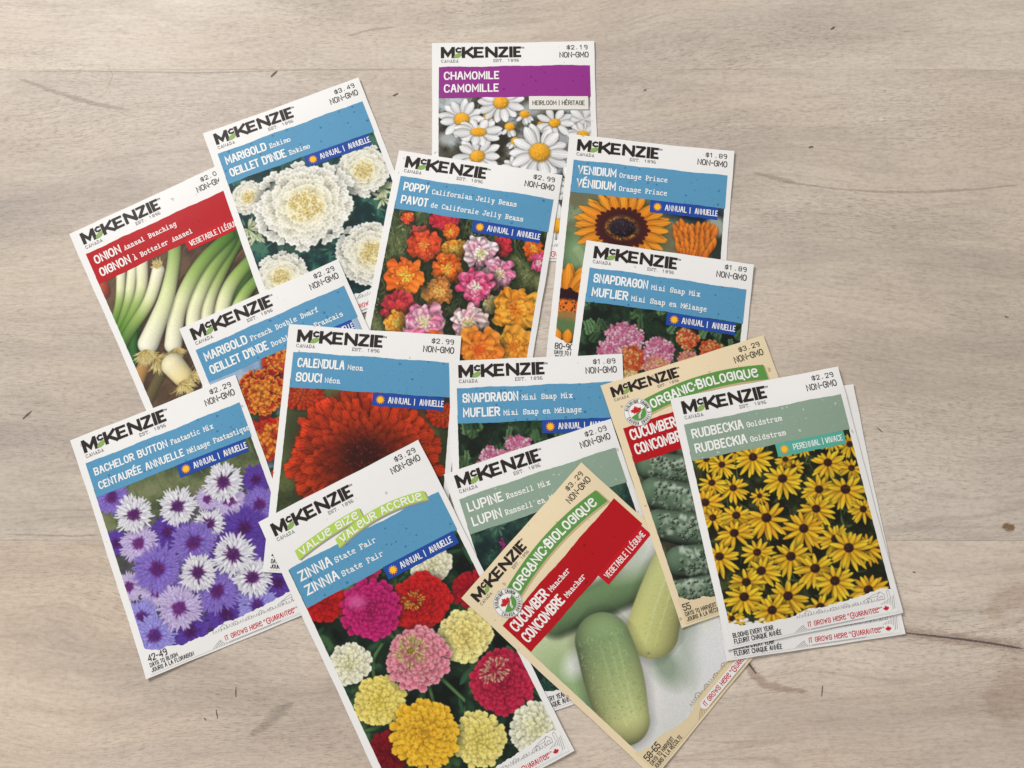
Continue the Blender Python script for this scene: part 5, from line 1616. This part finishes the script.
wood_mark('fleck', [(-0.1378, -0.097), (-0.1373, -0.0977), (-0.1368, -0.0984)], [0.00024, 0.00048, 0.00024], DARK, 9e-05)
wood_mark('fleck', [(0.1398, -0.0828), (0.1394, -0.0858), (0.1389, -0.0887)], [0.00024, 0.00048, 0.00024], DARK, 9e-05)
wood_mark('fleck', [(-0.2319, 0.0366), (-0.2298, 0.0389), (-0.2271, 0.0413)], [0.00048, 0.00086, 0.00038], DARK, 9e-05)
wood_mark('fleck', [(-0.1227, 0.2107), (-0.1208, 0.2128), (-0.1188, 0.215)], [0.00048, 0.00105, 0.00048], DARK, 9e-05)
wood_mark('fleck', [(0.1629, 0.2371), (0.1645, 0.2382), (0.1655, 0.2388)], [0.00048, 0.00086, 0.00048], DARK, 9e-05)
wood_mark('fleck', [(0.1479, 0.173), (0.1494, 0.1736), (0.1509, 0.1736)], [0.00048, 0.00076, 0.00048], DARK, 9e-05)
wood_mark('fleck', [(0.184, 0.188), (0.1855, 0.188), (0.187, 0.1885)], [0.00067, 0.00124, 0.00067], PALE, 9e-05)
wood_mark('fleck', [(0.2377, 0.087), (0.2386, 0.0865), (0.24, 0.0865)], [0.00038, 0.00057, 0.00038], DARK, 9e-05)
wood_mark('fleck', [(0.172, 0.0332), (0.1738, 0.0318), (0.1751, 0.0304)], [0.00029, 0.00048, 0.00029], DARK, 9e-05)
wood_mark('fleck', [(0.1839, -0.0336), (0.1848, -0.0336), (0.1857, -0.034)], [0.00038, 0.00057, 0.00038], DARK, 9e-05)
wood_mark('fleck', [(0.0662, 0.2036), (0.0673, 0.2041), (0.0683, 0.2041)], [0.00038, 0.00062, 0.00038], DARK, 9e-05)
wood_mark('fleck', [(-0.0606, 0.2009), (-0.0591, 0.2014), (-0.0571, 0.2025)], [0.00048, 0.00095, 0.00048], DARK, 9e-05)
wood_mark('grain_line', [(0.1281, 0.1562), (0.1429, 0.1541), (0.1615, 0.1515), (0.1822, 0.1499), (0.207, 0.1499), (0.2319, 0.1515), (0.2595, 0.1546)], [0.00119, 0.00072, 0.00072, 0.00105, 0.00114, 0.00076, 0.00057], GREYL, 7e-05)
wood_mark('grain_line', [(0.1183, 0.1604), (0.1306, 0.1572), (0.1429, 0.1546)], [0.00095, 0.00191, 0.00095], GREYL, 6e-05)
wood_mark('grain_line', [(-0.2599, 0.2139), (-0.2193, 0.2145), (-0.1583, 0.2134), (-0.1077, 0.215), (-0.0467, 0.215)], [0.00038, 0.00048, 0.00067, 0.00048, 0.00038], GREYL, 7e-05)
wood_mark('grain_line', [(-0.2547, 0.2123), (-0.2337, 0.2041), (-0.2128, 0.1971), (-0.1873, 0.1923)], [0.00072, 0.00191, 0.00191, 0.00095], GREYL, 6e-05)
wood_mark('grain_line', [(-0.2371, -0.0164), (-0.2185, -0.0169), (-0.1999, -0.0173), (-0.188, -0.0164)], [0.00067, 0.00076, 0.00067, 0.00048], GREYL, 7e-05)
wood_mark('grain_line', [(-0.2071, 0.2205), (-0.2024, 0.2123), (-0.2052, 0.2031), (-0.2091, 0.2003)], [0.00024, 0.00033, 0.00033, 0.00024], GREYL, 7e-05)
wood_mark('grain_line', [(-0.1186, -0.1053), (-0.1116, -0.1015), (-0.1061, -0.0964), (-0.1022, -0.093), (-0.0969, -0.0905)], [0.00095, 0.00286, 0.00429, 0.00334, 0.00095], GREYL, 6e-05)
wood_mark('grain_line', [(-0.0879, 0.2327), (-0.0727, 0.2371), (-0.0564, 0.2393)], [0.00048, 0.00114, 0.00048], GREYL, 6e-05)

# ------------------------------------------------------------------ light and camera
world = bpy.data.worlds.new("World"); scene.world = world; world.use_nodes = True
bg = world.node_tree.nodes["Background"]
bg.inputs["Color"].default_value = (1.0, .985, .96, 1); bg.inputs["Strength"].default_value = 0.47
ld = bpy.data.lights.new("window_light", "AREA"); ld.shape = "RECTANGLE"; ld.size = .85; ld.size_y = .7
ld.energy = 48; ld.color = (1.0, .985, .965)
lo = bpy.data.objects.new("window_light", ld); COL.objects.link(lo)
from mathutils import Vector
lo.location = (-1.25, 1.35, 1.15)
lo.rotation_euler = (Vector((0.0, .05, 0)) - Vector(lo.location)).to_track_quat("-Z", "Y").to_euler()

cam = bpy.data.cameras.new("camera"); cam.sensor_width = 36.0; cam.lens = 763.39 / 1024 * 36.0; cam.clip_start = .01; cam.clip_end = 20
co = bpy.data.objects.new("camera", cam); COL.objects.link(co)
co.location = (0, 0, 0.3598); co.rotation_euler = (0.14840, 0, 0)
scene.camera = co
scene.render.resolution_x = 1024; scene.render.resolution_y = 768
scene.view_settings.view_transform = "Standard"; scene.view_settings.look = "None"
scene.view_settings.exposure = 0; scene.view_settings.gamma = 1
